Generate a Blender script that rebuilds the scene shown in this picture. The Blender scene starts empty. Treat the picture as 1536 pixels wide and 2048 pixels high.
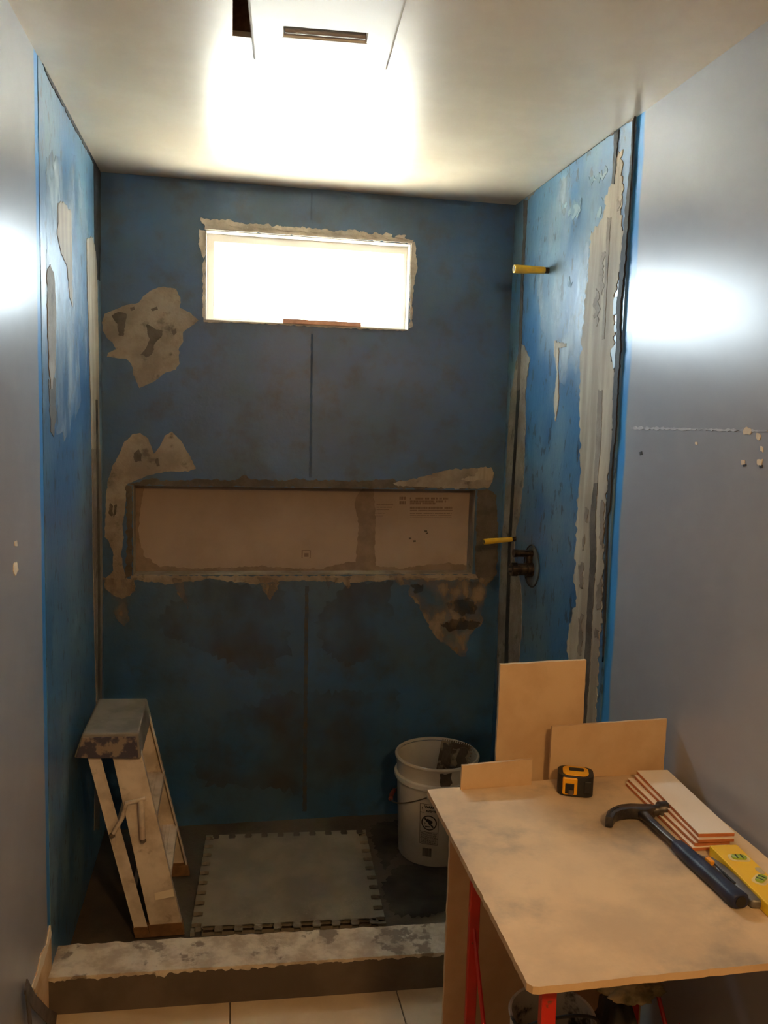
import bpy, bmesh, math, random
from mathutils import Vector, Matrix, noise
from mathutils.geometry import tessellate_polygon

random.seed(7)
sc = bpy.context.scene
C = sc.collection
PI = math.pi
R = math.radians

# ------------------------------------------------------------------ camera
FPX = 1665.13
CAM = Vector((0.454575, -3.151326, 1.57747))
CR = Vector((0.983148, -0.180454, 0.029276))
CU = Vector((-0.008989, 0.112227, 0.993642))
CF = Vector((0.182593, 0.97716, -0.108714))
cam_d = bpy.data.cameras.new('camera')
cam_d.sensor_fit = 'VERTICAL'
cam_d.sensor_height = 36.0
cam_d.sensor_width = 27.0
cam_d.lens = FPX / 2048 * 36.0
cam_d.clip_start = 0.02
cam = bpy.data.objects.new('camera', cam_d)
C.objects.link(cam)
m = Matrix.Identity(4)
for i in range(3):
    m[i][0], m[i][1], m[i][2], m[i][3] = CR[i], CU[i], -CF[i], CAM[i]
cam.matrix_world = m
sc.camera = cam

# ------------------------------------------------------------------ world, light, exposure
W, H = 1.52, 2.412            # shower width, ceiling height
YE = -0.962                   # where the blue boards end and the drywall starts
YB = -5.8                     # wall behind the camera
WX0, WX1, WZ0, WZ1 = 0.362, 1.117, 1.922, 2.241      # window opening
NX0, NX1, NZ0, NZ1 = 0.107, 1.408, 0.982, 1.316      # niche opening

wd = bpy.data.worlds.new('overcast_sky')
sc.world = wd
wd.use_nodes = True
bg = wd.node_tree.nodes['Background']
bg.inputs[0].default_value = (0.78, 0.90, 1.0, 1)
bg.inputs[1].default_value = 28.0

pl = bpy.data.lights.new('window_portal', 'AREA')
pl.shape = 'RECTANGLE'
pl.size, pl.size_y = WX1 - WX0 + .06, WZ1 - WZ0 + .06
pl.cycles.is_portal = True
po = bpy.data.objects.new('window_portal', pl)
C.objects.link(po)
po.location = ((WX0 + WX1) / 2, .16, (WZ0 + WZ1) / 2)
po.rotation_euler = (-PI / 2, 0, 0)

sun = bpy.data.lights.new('sun', 'SUN')
sun.energy = 420.0
sun.color = (1.0, .95, .86)
sun.angle = R(.6)
so = bpy.data.objects.new('sun', sun)
C.objects.link(so)
so.rotation_euler = Vector((-.40, .42, -.82)).to_track_quat('-Z', 'Y').to_euler()

lamp = bpy.data.lights.new('warm_lamp', 'POINT')  # unseen warm lamp behind the camera, set high to brighten the table
lamp.energy = 38.0
lamp.color = (1.0, .61, .26)
lamp.shadow_soft_size = .09
lo = bpy.data.objects.new('warm_lamp', lamp)
C.objects.link(lo)
lo.location = (1.0, -3.4, 2.1)

sc.view_settings.view_transform = 'Standard'
sc.view_settings.look = 'None'
sc.view_settings.gamma = 1.0
sc.view_settings.use_curve_mapping = False
sc.view_settings.exposure = 0.42
sc.cycles.max_bounces = 8
sc.cycles.diffuse_bounces = 5
sc.cycles.glossy_bounces = 4
sc.cycles.transparent_max_bounces = 8
sc.cycles.sample_clamp_indirect = 60.0
sc.cycles.caustics_reflective = False

# ------------------------------------------------------------------ helpers
def ray(px, py):
    return CF + CR * ((px - 768) / FPX) - CU * ((py - 1024) / FPX)

def at(px, py, axis, val):
    """the point of the plane (axis = val) that the photograph shows at px, py"""
    d = ray(px, py)
    return CAM + d * ((val - CAM[axis]) / d[axis])

def crop(pts, s, ox, oy):
    return [(x / s + ox, y / s + oy) for x, y in pts]

def origin(o):
    v = Vector((0, 0, 0))
    while o is not None:
        v = v + Vector(o.location)
        o = o.parent
    return v

class MB:
    def __init__(self):
        self.v, self.f = [], []
    def add(self, vs, fs):
        n = len(self.v)
        self.v += [Vector(p) for p in vs]
        self.f += [tuple(i + n for i in f) for f in fs]
        return self
    def box(self, lo_, hi_, mat=None):
        x0, y0, z0 = lo_
        x1, y1, z1 = hi_
        vs = [Vector(p) for p in ((x0, y0, z0), (x1, y0, z0), (x1, y1, z0), (x0, y1, z0), (x0, y0, z1), (x1, y0, z1), (x1, y1, z1), (x0, y1, z1))]
        if mat is not None:
            vs = [mat @ p for p in vs]
        return self.add(vs, [(3, 2, 1, 0), (4, 5, 6, 7), (0, 1, 5, 4), (1, 2, 6, 5), (2, 3, 7, 6), (3, 0, 4, 7)])
    def hexa(self, b, t):
        """b, t: four corners each, same order, counter-clockwise seen from above"""
        return self.add(list(b) + list(t), [(3, 2, 1, 0), (4, 5, 6, 7), (0, 1, 5, 4), (1, 2, 6, 5), (2, 3, 7, 6), (3, 0, 4, 7)])
    def tube(self, path, r, n=12, cap=True):
        path = [Vector(p) for p in path]
        rs = r if isinstance(r, (list, tuple)) else [r] * len(path)
        base = len(self.v)
        t0 = (path[1] - path[0]).normalized()
        up = Vector((0, 0, 1)) if abs(t0.z) < .9 else Vector((1, 0, 0))
        a = t0.cross(up).normalized()
        for i, p in enumerate(path):
            t = (path[min(i + 1, len(path) - 1)] - path[max(i - 1, 0)]).normalized()
            a = (a - t * a.dot(t)).normalized()
            b = t.cross(a)
            for k in range(n):
                w = 2 * PI * k / n
                self.v.append(p + (a * math.cos(w) + b * math.sin(w)) * rs[i])
        for i in range(len(path) - 1):
            for k in range(n):
                k2 = (k + 1) % n
                self.f.append((base + i * n + k, base + i * n + k2, base + (i + 1) * n + k2, base + (i + 1) * n + k))
        if cap:
            self.f.append(tuple(base + k for k in reversed(range(n))))
            e = base + (len(path) - 1) * n
            self.f.append(tuple(e + k for k in range(n)))
        return self
    def lathe(self, prof, n=48, c=(0, 0, 0), closed=False):
        c = Vector(c)
        base = len(self.v)
        for r, z in prof:
            for k in range(n):
                w = 2 * PI * k / n
                self.v.append(c + Vector((r * math.cos(w), r * math.sin(w), z)))
        q = len(prof)
        for i in range(q if closed else q - 1):
            j = (i + 1) % q
            for k in range(n):
                k2 = (k + 1) % n
                self.f.append((base + i * n + k, base + i * n + k2, base + j * n + k2, base + j * n + k))
        return self
    def prism(self, poly, z0, z1, mat=None):
        """2-D polygon in XY, extruded along Z"""
        tri = tessellate_polygon([[Vector((p[0], p[1], 0)) for p in poly]])
        n = len(poly)
        vs = [Vector((p[0], p[1], z0)) for p in poly] + [Vector((p[0], p[1], z1)) for p in poly]
        if mat is not None:
            vs = [mat @ p for p in vs]
        fs = [tuple(t) for t in tri] + [tuple(i + n for i in t) for t in tri]
        fs += [(i, (i + 1) % n, (i + 1) % n + n, i + n) for i in range(n)]
        return self.add(vs, fs)
    def build(self, name, mat, parent=None, world=True, smooth=False, bevel=0, seg=2, ang=40, base=None):
        me = bpy.data.meshes.new(name)
        off = Vector((0, 0, 0))
        if parent is not None:
            off = origin(parent) if world else off
        elif base is not None:
            off = Vector(base)
        me.from_pydata([p - off for p in self.v], [], self.f)
        me.validate()
        bm = bmesh.new()
        bm.from_mesh(me)
        bmesh.ops.remove_doubles(bm, verts=bm.verts, dist=1e-6)
        bmesh.ops.recalc_face_normals(bm, faces=bm.faces)
        if bevel:
            es = [e for e in bm.edges if len(e.link_faces) == 2 and e.calc_face_angle(0) > R(ang)]
            bmesh.ops.bevel(bm, geom=es, offset=bevel, segments=seg, affect='EDGES', profile=.5, clamp_overlap=True)
        if smooth:
            for f in bm.faces:
                f.smooth = True
            for e in bm.edges:
                e.smooth = not (len(e.link_faces) == 2 and e.calc_face_angle(0) > R(50))
        bm.to_mesh(me)
        bm.free()
        o = bpy.data.objects.new(name, me)
        C.objects.link(o)
        if parent is not None:
            o.parent = parent
        elif base is not None:
            o.location = off
        me.materials.append(mat)
        return o

def tag(o, label=None, cat=None, group=None, kind=None):
    if label: o['label'] = label
    if cat: o['category'] = cat
    if group: o['group'] = group
    if kind: o['kind'] = kind
    return o

def thing(name, label, cat, loc=(0, 0, 0), rot=(0, 0, 0), group=None):
    o = bpy.data.objects.new(name, None)
    o.empty_display_size = .05
    C.objects.link(o)
    o.location = loc
    o.rotation_euler = rot
    return tag(o, label, cat, group)

def wobble(poly, seg=.006, amp=.003, freq=60, seed=0.0):
    """subdivide a closed 2-D polygon and roughen its outline"""
    out = []
    n = len(poly)
    for i in range(n):
        a, b = Vector(poly[i]), Vector(poly[(i + 1) % n])
        L = (b - a).length
        k = max(1, int(L / seg))
        nn = Vector((-(b - a).y, (b - a).x)) / max(L, 1e-6)
        for j in range(k):
            p = a.lerp(b, j / k)
            s = noise.noise(Vector((p.x * freq, p.y * freq, seed))) + .5 * noise.noise(Vector((p.x * freq * 3, p.y * freq * 3, seed + 9)))
            out.append(p + nn * (amp * s))
    return out

_layer = [0]
def smear(name, mat, wall, pts, axis, val, sgn, t=.0016, amp=.003, seg=.006, bounds=None, seed=None):
    """a trowelled layer on a wall: outline in photograph pixels, laid on the plane axis = val, t thick towards sgn"""
    _layer[0] += 1
    t = t + _layer[0] * 6e-6
    u, v = [(1, 2), (0, 2), (0, 1)][axis]
    poly = [(at(x, y, axis, val)[u], at(x, y, axis, val)[v]) for x, y in pts]
    poly = wobble(poly, seg, amp, 60, random.random() * 50 if seed is None else seed)
    if bounds:
        a0, a1, b0, b1 = bounds
        poly = [Vector((min(max(p.x, a0), a1), min(max(p.y, b0), b1))) for p in poly]
    mb = MB()
    n = len(poly)
    def pt(p, d):
        q = [0, 0, 0]
        q[axis] = val + sgn * d
        q[u], q[v] = p.x, p.y
        return Vector(q)
    tri = tessellate_polygon([[Vector((p.x, p.y, 0)) for p in poly]])
    vs = [pt(p, t) for p in poly] + [pt(p, -.0004) for p in poly]
    fs = [tuple(q) for q in tri] + [(i, (i + 1) % n, (i + 1) % n + n, i + n) for i in range(n)]
    mb.add(vs, fs)
    o = mb.build(name, mat, wall)
    # face outwards
    me = o.data
    return o

def holed(us, vs, hole, put, d0, d1):
    """slab with rectangular holes: cells of the grid us x vs, hole(i, j) true where open; put(u, v, d) -> point"""
    mb = MB()
    nu, nv = len(us) - 1, len(vs) - 1
    for i in range(nu):
        for j in range(nv):
            if hole(i, j):
                continue
            a = (us[i], us[i + 1]); b = (vs[j], vs[j + 1])
            for d in (d0, d1):
                mb.add([put(a[0], b[0], d), put(a[1], b[0], d), put(a[1], b[1], d), put(a[0], b[1], d)], [(0, 1, 2, 3)])
            for (di, dj, e) in ((-1, 0, ((a[0], b[0]), (a[0], b[1]))), (1, 0, ((a[1], b[0]), (a[1], b[1]))),
                                (0, -1, ((a[0], b[0]), (a[1], b[0]))), (0, 1, ((a[0], b[1]), (a[1], b[1])))):
                ii, jj = i + di, j + dj
                if ii < 0 or jj < 0 or ii >= nu or jj >= nv or hole(ii, jj):
                    (p, q) = e
                    mb.add([put(p[0], p[1], d0), put(q[0], q[1], d0), put(q[0], q[1], d1), put(p[0], p[1], d1)], [(0, 1, 2, 3)])
    return mb

# ------------------------------------------------------------------ materials
def srgb(r, g, b):
    f = lambda c: (c / 255 / 12.92) if c / 255 <= .04045 else ((c / 255 + .055) / 1.055) ** 2.4
    return (f(r), f(g), f(b), 1)

def M(name, c1, c2=None, scale=6, lo=.38, hi=.62, rough=.6, rough2=None, spec=.5, metal=0, bump=0, bscale=60, bdist=.002,
      stretch=(1, 1, 1), c3=None, s3=20, lo3=.58, hi3=.66, world=True, trans=0, coat=0):
    mt = bpy.data.materials.new(name)
    mt.use_nodes = True
    nt = mt.node_tree
    N, L = nt.nodes, nt.links
    b = N['Principled BSDF']
    b.inputs['Roughness'].default_value = rough
    b.inputs['Specular IOR Level'].default_value = spec
    b.inputs['Metallic'].default_value = metal
    b.inputs['Coat Weight'].default_value = coat
    b.inputs['Base Color'].default_value = srgb(*c1)
    if c2 is None and not bump:
        return mt
    if world:
        g = N.new('ShaderNodeNewGeometry'); src = g.outputs['Position']
    else:
        g = N.new('ShaderNodeTexCoord'); src = g.outputs['Object']
    mp = N.new('ShaderNodeMapping')
    mp.inputs['Scale'].default_value = stretch
    L.new(src, mp.inputs['Vector'])
    def nz(s, detail=7, r=.6):
        n = N.new('ShaderNodeTexNoise')
        n.inputs['Scale'].default_value = s
        n.inputs['Detail'].default_value = detail
        n.inputs['Roughness'].default_value = r
        L.new(mp.outputs[0], n.inputs['Vector'])
        return n
    def ramp(n, a, z):
        r = N.new('ShaderNodeMapRange')
        r.inputs['From Min'].default_value = a
        r.inputs['From Max'].default_value = z
        r.interpolation_type = 'SMOOTHSTEP'
        L.new(n.outputs[0], r.inputs['Value'])
        return r
    def mix(fac, a, bcol):
        x = N.new('ShaderNodeMix'); x.data_type = 'RGBA'
        L.new(fac, x.inputs[0])
        if isinstance(a, tuple): x.inputs[6].default_value = a
        else: L.new(a, x.inputs[6])
        if isinstance(bcol, tuple): x.inputs[7].default_value = bcol
        else: L.new(bcol, x.inputs[7])
        return x.outputs[2]
    if c2 is not None:
        r1 = ramp(nz(scale), lo, hi)
        col = mix(r1.outputs[0], srgb(*c1), srgb(*c2))
        if rough2 is not None:
            rr = N.new('ShaderNodeMapRange')
            rr.inputs['To Min'].default_value = rough
            rr.inputs['To Max'].default_value = rough2
            L.new(r1.outputs[0], rr.inputs['Value'])
            L.new(rr.outputs[0], b.inputs['Roughness'])
        if c3 is not None:
            r3 = ramp(nz(s3), lo3, hi3)
            col = mix(r3.outputs[0], col, srgb(*c3))
        L.new(col, b.inputs['Base Color'])
    if bump:
        bn = N.new('ShaderNodeBump')
        bn.inputs['Strength'].default_value = bump
        bn.inputs['Distance'].default_value = bdist
        L.new(nz(bscale, 5).outputs[0], bn.inputs['Height'])
        L.new(bn.outputs[0], b.inputs['Normal'])
    return mt

def edge_paint(mt, y_edge, width, col):
    """blue paint that ran over from the shower board on to the drywall: a strip of the wall beside its edge"""
    nt = mt.node_tree
    N, L = nt.nodes, nt.links
    b = N['Principled BSDF']
    g = N.new('ShaderNodeNewGeometry')
    sx = N.new('ShaderNodeSeparateXYZ')
    L.new(g.outputs['Position'], sx.inputs[0])
    n = N.new('ShaderNodeTexNoise'); n.inputs['Scale'].default_value = 5; n.inputs['Detail'].default_value = 3
    L.new(g.outputs['Position'], n.inputs['Vector'])
    ma = N.new('ShaderNodeMath'); ma.operation = 'MULTIPLY_ADD'
    L.new(n.outputs[0], ma.inputs[0]); ma.inputs[1].default_value = .03
    L.new(sx.outputs['Y'], ma.inputs[2])
    r = N.new('ShaderNodeMapRange')
    r.inputs['From Min'].default_value = y_edge - width + .012
    r.inputs['From Max'].default_value = y_edge - width + .024
    L.new(ma.outputs[0], r.inputs['Value'])
    x = N.new('ShaderNodeMix'); x.data_type = 'RGBA'
    L.new(r.outputs[0], x.inputs[0])
    old = b.inputs['Base Color'].links[0].from_socket if b.inputs['Base Color'].links else None
    if old: L.new(old, x.inputs[6])
    else: x.inputs[6].default_value = b.inputs['Base Color'].default_value
    x.inputs[7].default_value = srgb(*col)
    L.new(x.outputs[2], b.inputs['Base Color'])
    return mt

BLUE = (44, 96, 138)
m_blue = M('blue_membrane', BLUE, (92, 124, 140), scale=3.2, lo=.40, hi=.66, rough=.34, rough2=.44, spec=1.0, bump=.35, bscale=55, bdist=.003,
           stretch=(1, 1, .5), c3=(46, 66, 80), s3=34, lo3=.57, hi3=.64)
m_blue_back = M('blue_membrane_washed', (38, 82, 122), (54, 84, 106), scale=2.6, lo=.40, hi=.66, rough=.42, rough2=.52, spec=.7, bump=.35, bscale=50, bdist=.003,
                c3=(44, 62, 76), s3=9, lo3=.46, hi3=.78)
m_paint = M('semi_gloss_wall_paint', (156, 160, 168), (148, 152, 160), scale=2, rough=.29, rough2=.33, bump=.05, bscale=90, bdist=.001, spec=.55)
m_paint_left = m_paint.copy(); m_paint_left.name = 'semi_gloss_paint_left'
edge_paint(m_paint_left, YE, .040, (60, 140, 205))
m_paint_right = m_paint.copy(); m_paint_right.name = 'semi_gloss_paint_right'
edge_paint(m_paint_right, YE, .048, (60, 140, 205))
m_ceil = M('ceiling_paint', (214, 201, 180), (206, 192, 170), scale=3, rough=.30, rough2=.34, bump=.04, bscale=70, bdist=.001, spec=.55)
m_mortar = M('dry_mortar', (150, 140, 126), (128, 117, 103), scale=9, rough=.75, bump=.7, bscale=90, bdist=.003, c3=(96, 87, 76), s3=15, lo3=.56, hi3=.70)
m_mortar_pale = M('pale_mortar', (174, 162, 142), (146, 134, 116), scale=4, stretch=(5, 5, .5), rough=.7, bump=.5, bscale=120, bdist=.002)
m_mortar_dark = M('damp_mortar', (92, 84, 74), (74, 67, 58), scale=14, rough=.75, bump=.5, bscale=120, bdist=.002)
m_mortar_mid = M('half_dry_mortar', (128, 116, 102), (112, 101, 88), scale=12, rough=.75, bump=.5, bscale=120, bdist=.002)
m_niche_mortar = M('niche_mortar', (138, 119, 102), (122, 104, 88), scale=12, rough=.75, bump=.4, bscale=120, bdist=.002)
m_seam = M('filled_seam', (34, 72, 112), (48, 74, 98), scale=20, rough=.6)
m_seam_low = M('filled_seam_brown', (70, 66, 60), (44, 64, 84), scale=20, rough=.6)
m_crease = M('sanded_crease', (184, 186, 190), (158, 161, 168), scale=12, lo=.5, hi=.56, rough=.4)
m_hole = M('rough_wall_hole', (84, 96, 102), (104, 98, 86), scale=18, rough=.8)
m_ground = M('pale_bounce_ground', (226, 222, 212), (212, 206, 194), scale=1.5, rough=.9)
def film(name, c1, a0, a1, scale, stretch=(1, 1, 1), rough=.7, lo_=.35, hi_=.65):
    """thin dried smear or painted sheen that lets the surface under it show through"""
    mt = M(name, c1, rough=rough)
    N, L = mt.node_tree.nodes, mt.node_tree.links
    g = N.new('ShaderNodeNewGeometry'); mp = N.new('ShaderNodeMapping'); mp.inputs['Scale'].default_value = stretch
    n = N.new('ShaderNodeTexNoise'); n.inputs['Scale'].default_value = scale; n.inputs['Detail'].default_value = 8
    r = N.new('ShaderNodeMapRange')
    r.inputs['From Min'].default_value = lo_; r.inputs['From Max'].default_value = hi_
    r.inputs['To Min'].default_value = a0; r.inputs['To Max'].default_value = a1
    L.new(g.outputs['Position'], mp.inputs[0]); L.new(mp.outputs[0], n.inputs['Vector']); L.new(n.outputs[0], r.inputs['Value'])
    L.new(r.outputs[0], N['Principled BSDF'].inputs['Alpha'])
    return mt
m_film = film('mortar_film', (146, 132, 114), 0, .9, 14, (1, 1, .6), lo_=.38, hi_=.62)
m_film_soft = film('mortar_haze', (80, 72, 62), 0, .5, 5, (1, 1, .8), lo_=.42, hi_=.70)
m_film_white = film('pale_film_and_sheen', (186, 200, 206), 0, .75, 7, (1, 1, .45), rough=.5, lo_=.44, hi_=.70)
m_film_dark = film('damp_film', (38, 32, 26), .1, .9, 5, lo_=.34, hi_=.72)
m_joint_shade = M('dark_joint_and_shade', (34, 35, 38), (46, 44, 42), scale=30, rough=.7, bump=.5, bscale=150)
m_white_plaster = M('white_plaster', (196, 190, 178), (168, 160, 148), scale=18, rough=.7, bump=.6, bscale=90, bdist=.004)
m_pan = M('shower_pan_mortar', (84, 73, 58), (62, 53, 43), scale=3.5, rough=.75, rough2=.6, bump=.4, bscale=80, bdist=.003, c3=(52, 44, 36), s3=6, lo3=.56, hi3=.72)
m_tile = M('beige_floor_tile', (206, 184, 150), (194, 170, 136), scale=5, rough=.45, bump=.05, bscale=60, c3=(178, 152, 120), s3=3, lo3=.55, hi3=.62)
m_grout = M('grout', (120, 108, 92), (104, 92, 78), scale=30, rough=.9)
m_curb = M('curb_board', (98, 86, 74), (84, 73, 62), scale=6, rough=.7, bump=.15, bscale=60)
m_curb_top = M('curb_mortar', (206, 194, 174), (172, 156, 136), scale=16, rough=.8, bump=.7, bscale=70, bdist=.004, c3=(134, 122, 108), s3=13, lo3=.57, hi3=.64)
m_vinyl = M('white_vinyl', (232, 228, 220), rough=.35)
m_foam = M('tan_foam_board', (164, 146, 130), (154, 136, 120), scale=4, rough=.75, bump=.1, bscale=120)
m_print = M('faded_grey_print', (120, 100, 88), rough=.8)
m_board = M('fibre_cement_board', (204, 174, 136), (194, 162, 124), scale=7, rough=.8, bump=.12, bscale=160, world=False)
m_table = M('dusty_cement_board', (218, 192, 156), (190, 168, 140), scale=4.5, lo=.36, hi=.66, rough=.75, bump=.12, bscale=160,
            c3=(146, 136, 124), s3=4.2, lo3=.48, hi3=.72)
m_table_edge = m_board
m_mat = M('grey_foam_mat', (130, 123, 108), (114, 107, 93), scale=5, rough=.8, bump=.25, bscale=260, world=False)
m_alu = M('worn_aluminium', (222, 208, 192), (184, 168, 150), scale=12, lo=.36, hi=.70, rough=.5, metal=.0, bump=.1, bscale=80, c3=(140, 118, 96), s3=18, lo3=.58, hi3=.76, world=False)
m_cap = M('grey_ladder_cap', (128, 122, 112), (108, 102, 92), scale=8, rough=.7, bump=.1, bscale=90, world=False)
m_cap_front = M('splattered_cap_edge', (132, 118, 104), (62, 58, 72), scale=24, lo=.46, hi=.56, rough=.7, world=False)
m_rust = M('muddy_foot', (128, 92, 56), (104, 74, 44), scale=20, rough=.85)
m_bucket = M('white_bucket_plastic', (206, 202, 192), (196, 190, 178), scale=5, rough=.4, world=False)
m_black = M('black_print', (28, 27, 26), rough=.6)
m_black_rub = M('black_rubber', (26, 25, 25), (34, 33, 32), scale=60, rough=.55, world=False)
m_wire = M('steel_wire', (120, 108, 96), rough=.4, metal=.7)
m_red_plastic = M('red_plastic', (104, 46, 38), rough=.5)
m_steel = M('stained_steel', (150, 138, 118), (84, 74, 62), scale=22, lo=.42, hi=.56, rough=.5, metal=.35, world=False)
m_steel_dark = M('dark_tool_steel', (62, 60, 62), (92, 84, 76), scale=30, rough=.38, metal=.6, world=False)
m_grip = M('navy_rubber_grip', (30, 40, 72), (24, 30, 54), scale=25, rough=.5, bump=.2, bscale=300, world=False)
m_yellow = M('yellow_enamel', (240, 196, 30), rough=.35)
m_tape_y = M('tape_yellow', (240, 170, 24), rough=.4)
m_vial = M('green_vial', (150, 178, 60), rough=.15)
m_vial_rim = M('vial_surround', (226, 208, 150), rough=.4)
m_grey_knife = M('grey_knife_metal', (128, 126, 124), (110, 108, 106), scale=20, rough=.45, metal=.5, world=False)
m_orange = M('orange_slider', (240, 160, 40), rough=.4)
m_tile_white = M('white_glaze', (236, 224, 208), rough=.2, spec=.6)
m_clay = M('red_clay_body', (196, 120, 72), (180, 106, 62), scale=40, rough=.8)
m_red = M('red_enamel', (196, 34, 20), (172, 28, 18), scale=8, rough=.4, c3=(120, 60, 40), s3=40, lo3=.62, hi3=.68)
m_pipe = M('yellow_pipe_cover', (232, 186, 40), (210, 170, 60), scale=30, rough=.45)
m_brass = M('tarnished_brass', (84, 70, 54), (50, 42, 36), scale=40, rough=.4, metal=.7)
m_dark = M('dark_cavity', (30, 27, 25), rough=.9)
m_wood = M('raw_joist_wood', (150, 112, 84), (128, 94, 68), scale=8, stretch=(8, 1, 8), rough=.8)
m_fan_white = M('fan_cover_plastic', (238, 234, 226), rough=.35)
m_louver = M('grey_louver', (168, 158, 150), rough=.5)
m_torn = M('torn_drywall_paper', (206, 176, 138), (184, 152, 112), scale=12, rough=.9, bump=.3, bscale=80)
m_chip = M('exposed_gypsum', (222, 208, 184), rough=.9)
m_trim_dark = M('weathered_strip', (92, 82, 76), (64, 58, 54), scale=18, rough=.6)
m_pail = M('stained_pail', (190, 182, 168), (52, 48, 42), scale=9, lo=.50, hi=.58, rough=.5, world=False)
m_bag = M('dusty_dark_bag', (58, 54, 46), (110, 102, 84), scale=9, lo=.5, hi=.62, rough=.6, world=False)
m_glove = M('dirty_cotton', (176, 160, 122), (112, 104, 70), scale=14, rough=.9, world=False)
m_redcloth = M('dark_red_cloth', (120, 34, 26), (90, 26, 22), scale=12, rough=.9, world=False)
m_glass = bpy.data.materials.new('window_glass')
m_glass.use_nodes = True
nt = m_glass.node_tree
nt.nodes.clear()
_o = nt.nodes.new('ShaderNodeOutputMaterial'); _t = nt.nodes.new('ShaderNodeBsdfTransparent'); _g = nt.nodes.new('ShaderNodeBsdfGlossy')
_x = nt.nodes.new('ShaderNodeMixShader'); _x.inputs[0].default_value = .05
_t.inputs[0].default_value = (.97, .99, .98, 1); _g.inputs['Roughness'].default_value = .02
nt.links.new(_t.outputs[0], _x.inputs[1]); nt.links.new(_g.outputs[0], _x.inputs[2]); nt.links.new(_x.outputs[0], _o.inputs[0])

# translucent stiles glow white, standing in for glare over the window
m_vinyl_glow = M('glowing_white_vinyl', (238, 236, 230), rough=.4)
_n, _l = m_vinyl_glow.node_tree.nodes, m_vinyl_glow.node_tree.links
_tr = _n.new('ShaderNodeBsdfTranslucent'); _tr.inputs[0].default_value = (.9, .9, .88, 1)
_mx = _n.new('ShaderNodeMixShader'); _mx.inputs[0].default_value = .45
_l.new(_n['Principled BSDF'].outputs[0], _mx.inputs[1]); _l.new(_tr.outputs[0], _mx.inputs[2])
_l.new(_mx.outputs[0], _n['Material Output'].inputs[0])
m_sill_tile = M('pale_clay_tile', (216, 166, 142), (200, 150, 126), scale=30, rough=.7)

# ------------------------------------------------------------------ the room
# back wall with window opening and niche
us = [-.12, NX0, WX0, WX1, NX1, W + .12]
vs = [-.05, NZ0, NZ1, WZ0, WZ1, H + .1]
def hole_b(i, j):
    return (j == 1 and i in (1, 2, 3)) or (j == 3 and i == 2)
wall_back = holed(us, vs, hole_b, lambda u, v, d: Vector((u, d, v)), 0, .12).build('wall_back', m_blue_back)
tag(wall_back, 'blue waterproofed back wall of the shower with window and long niche', kind='structure')

# side walls: drywall with the blue boards of the shower standing slightly proud of it
wall_left = MB().box((-.12, YB, -.05), (-.0015, .0, H + .1)).build('wall_left', m_paint_left)
tag(wall_left, 'left wall, grey glossy drywall running on to blue shower board', kind='structure')
wall_right = MB().box((W + .006, YB, -.05), (W + .12, .0, H + .1)).build('wall_right', m_paint_right)
tag(wall_right, 'right wall, grey glossy drywall running on to blue shower board', kind='structure')
MB().box((-.002, YE, 0), (0, 0, H)).build('shower_board', m_blue, wall_left)
MB().box((W, YE, 0), (W + .0065, 0, H)).build('shower_board', m_blue, wall_right)
wall_front = MB().box((-.12, YB - .1, -.05), (W + .12, YB, H + .1)).build('wall_front', m_paint)
tag(wall_front, 'plain painted wall behind the viewer', kind='structure')

# ceiling with the fan cut-out
FX0, FX1, FY0, FY1 = .452, .79, -1.52, -1.178
us = [-.12, FX0, FX1, W + .12]
vs = [YB - .1, FY0, FY1, .12]
ceiling = holed(us, vs, lambda i, j: i == 1 and j == 1, lambda u, v, d: Vector((u, v, d)), H, H + .012).build('ceiling', m_ceil)
tag(ceiling, 'white glossy ceiling with a rough fan cut-out', kind='structure')
MB().box((-.12, YB - .1, H + .35), (W + .12, .12, H + .37)).build('roof_deck', m_wood, ceiling)
MB().box((FX0 - .02, FY1 + .004, H + .013), (FX1 + .02, FY1 + .042, H + .16)).build('joist', m_wood, ceiling)
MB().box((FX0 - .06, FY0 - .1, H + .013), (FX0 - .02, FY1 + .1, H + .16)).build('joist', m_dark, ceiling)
for (a, b) in (((-.14, YB - .12, H), (-.12, .14, H + .37)), ((W + .12, YB - .12, H), (W + .14, .14, H + .37)),
               ((-.12, .12, H), (W + .12, .14, H + .37)), ((-.12, YB - .12, H), (W + .12, YB - .1, H + .37))):
    MB().box(a, b).build('attic_side', m_dark, ceiling)

# floor: bathroom tiles and shower pan
floor = MB().box((-.12, YB - .1, -.08), (W + .12, .12, -.008)).build('floor', m_grout)
tag(floor, 'beige tiled bathroom floor in front of the shower curb', kind='structure')
xe = [0, .468, .925, 1.382, W]
ye = [-1.0]
while ye[-1] > YB:
    ye.append(max(ye[-1] - .457, YB))
for i in range(len(xe) - 1):
    for j in range(len(ye) - 1):
        MB().box((xe[i] + .0018, ye[j + 1] + .0018, -.008), (xe[i + 1] - .0018, ye[j] - .0018, random.uniform(-.0006, .0004))).build('tile', m_tile, floor, bevel=.001, seg=1)

ground = MB().box((-14, .16, -.35), (14, 24, -.25)).build('ground_outside', m_ground)  # unseen ground, added to throw sunlight up on to the ceiling
tag(ground, 'unseen pale ground outside the window, added to bounce sunlight on to the ceiling', kind='structure')

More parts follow.
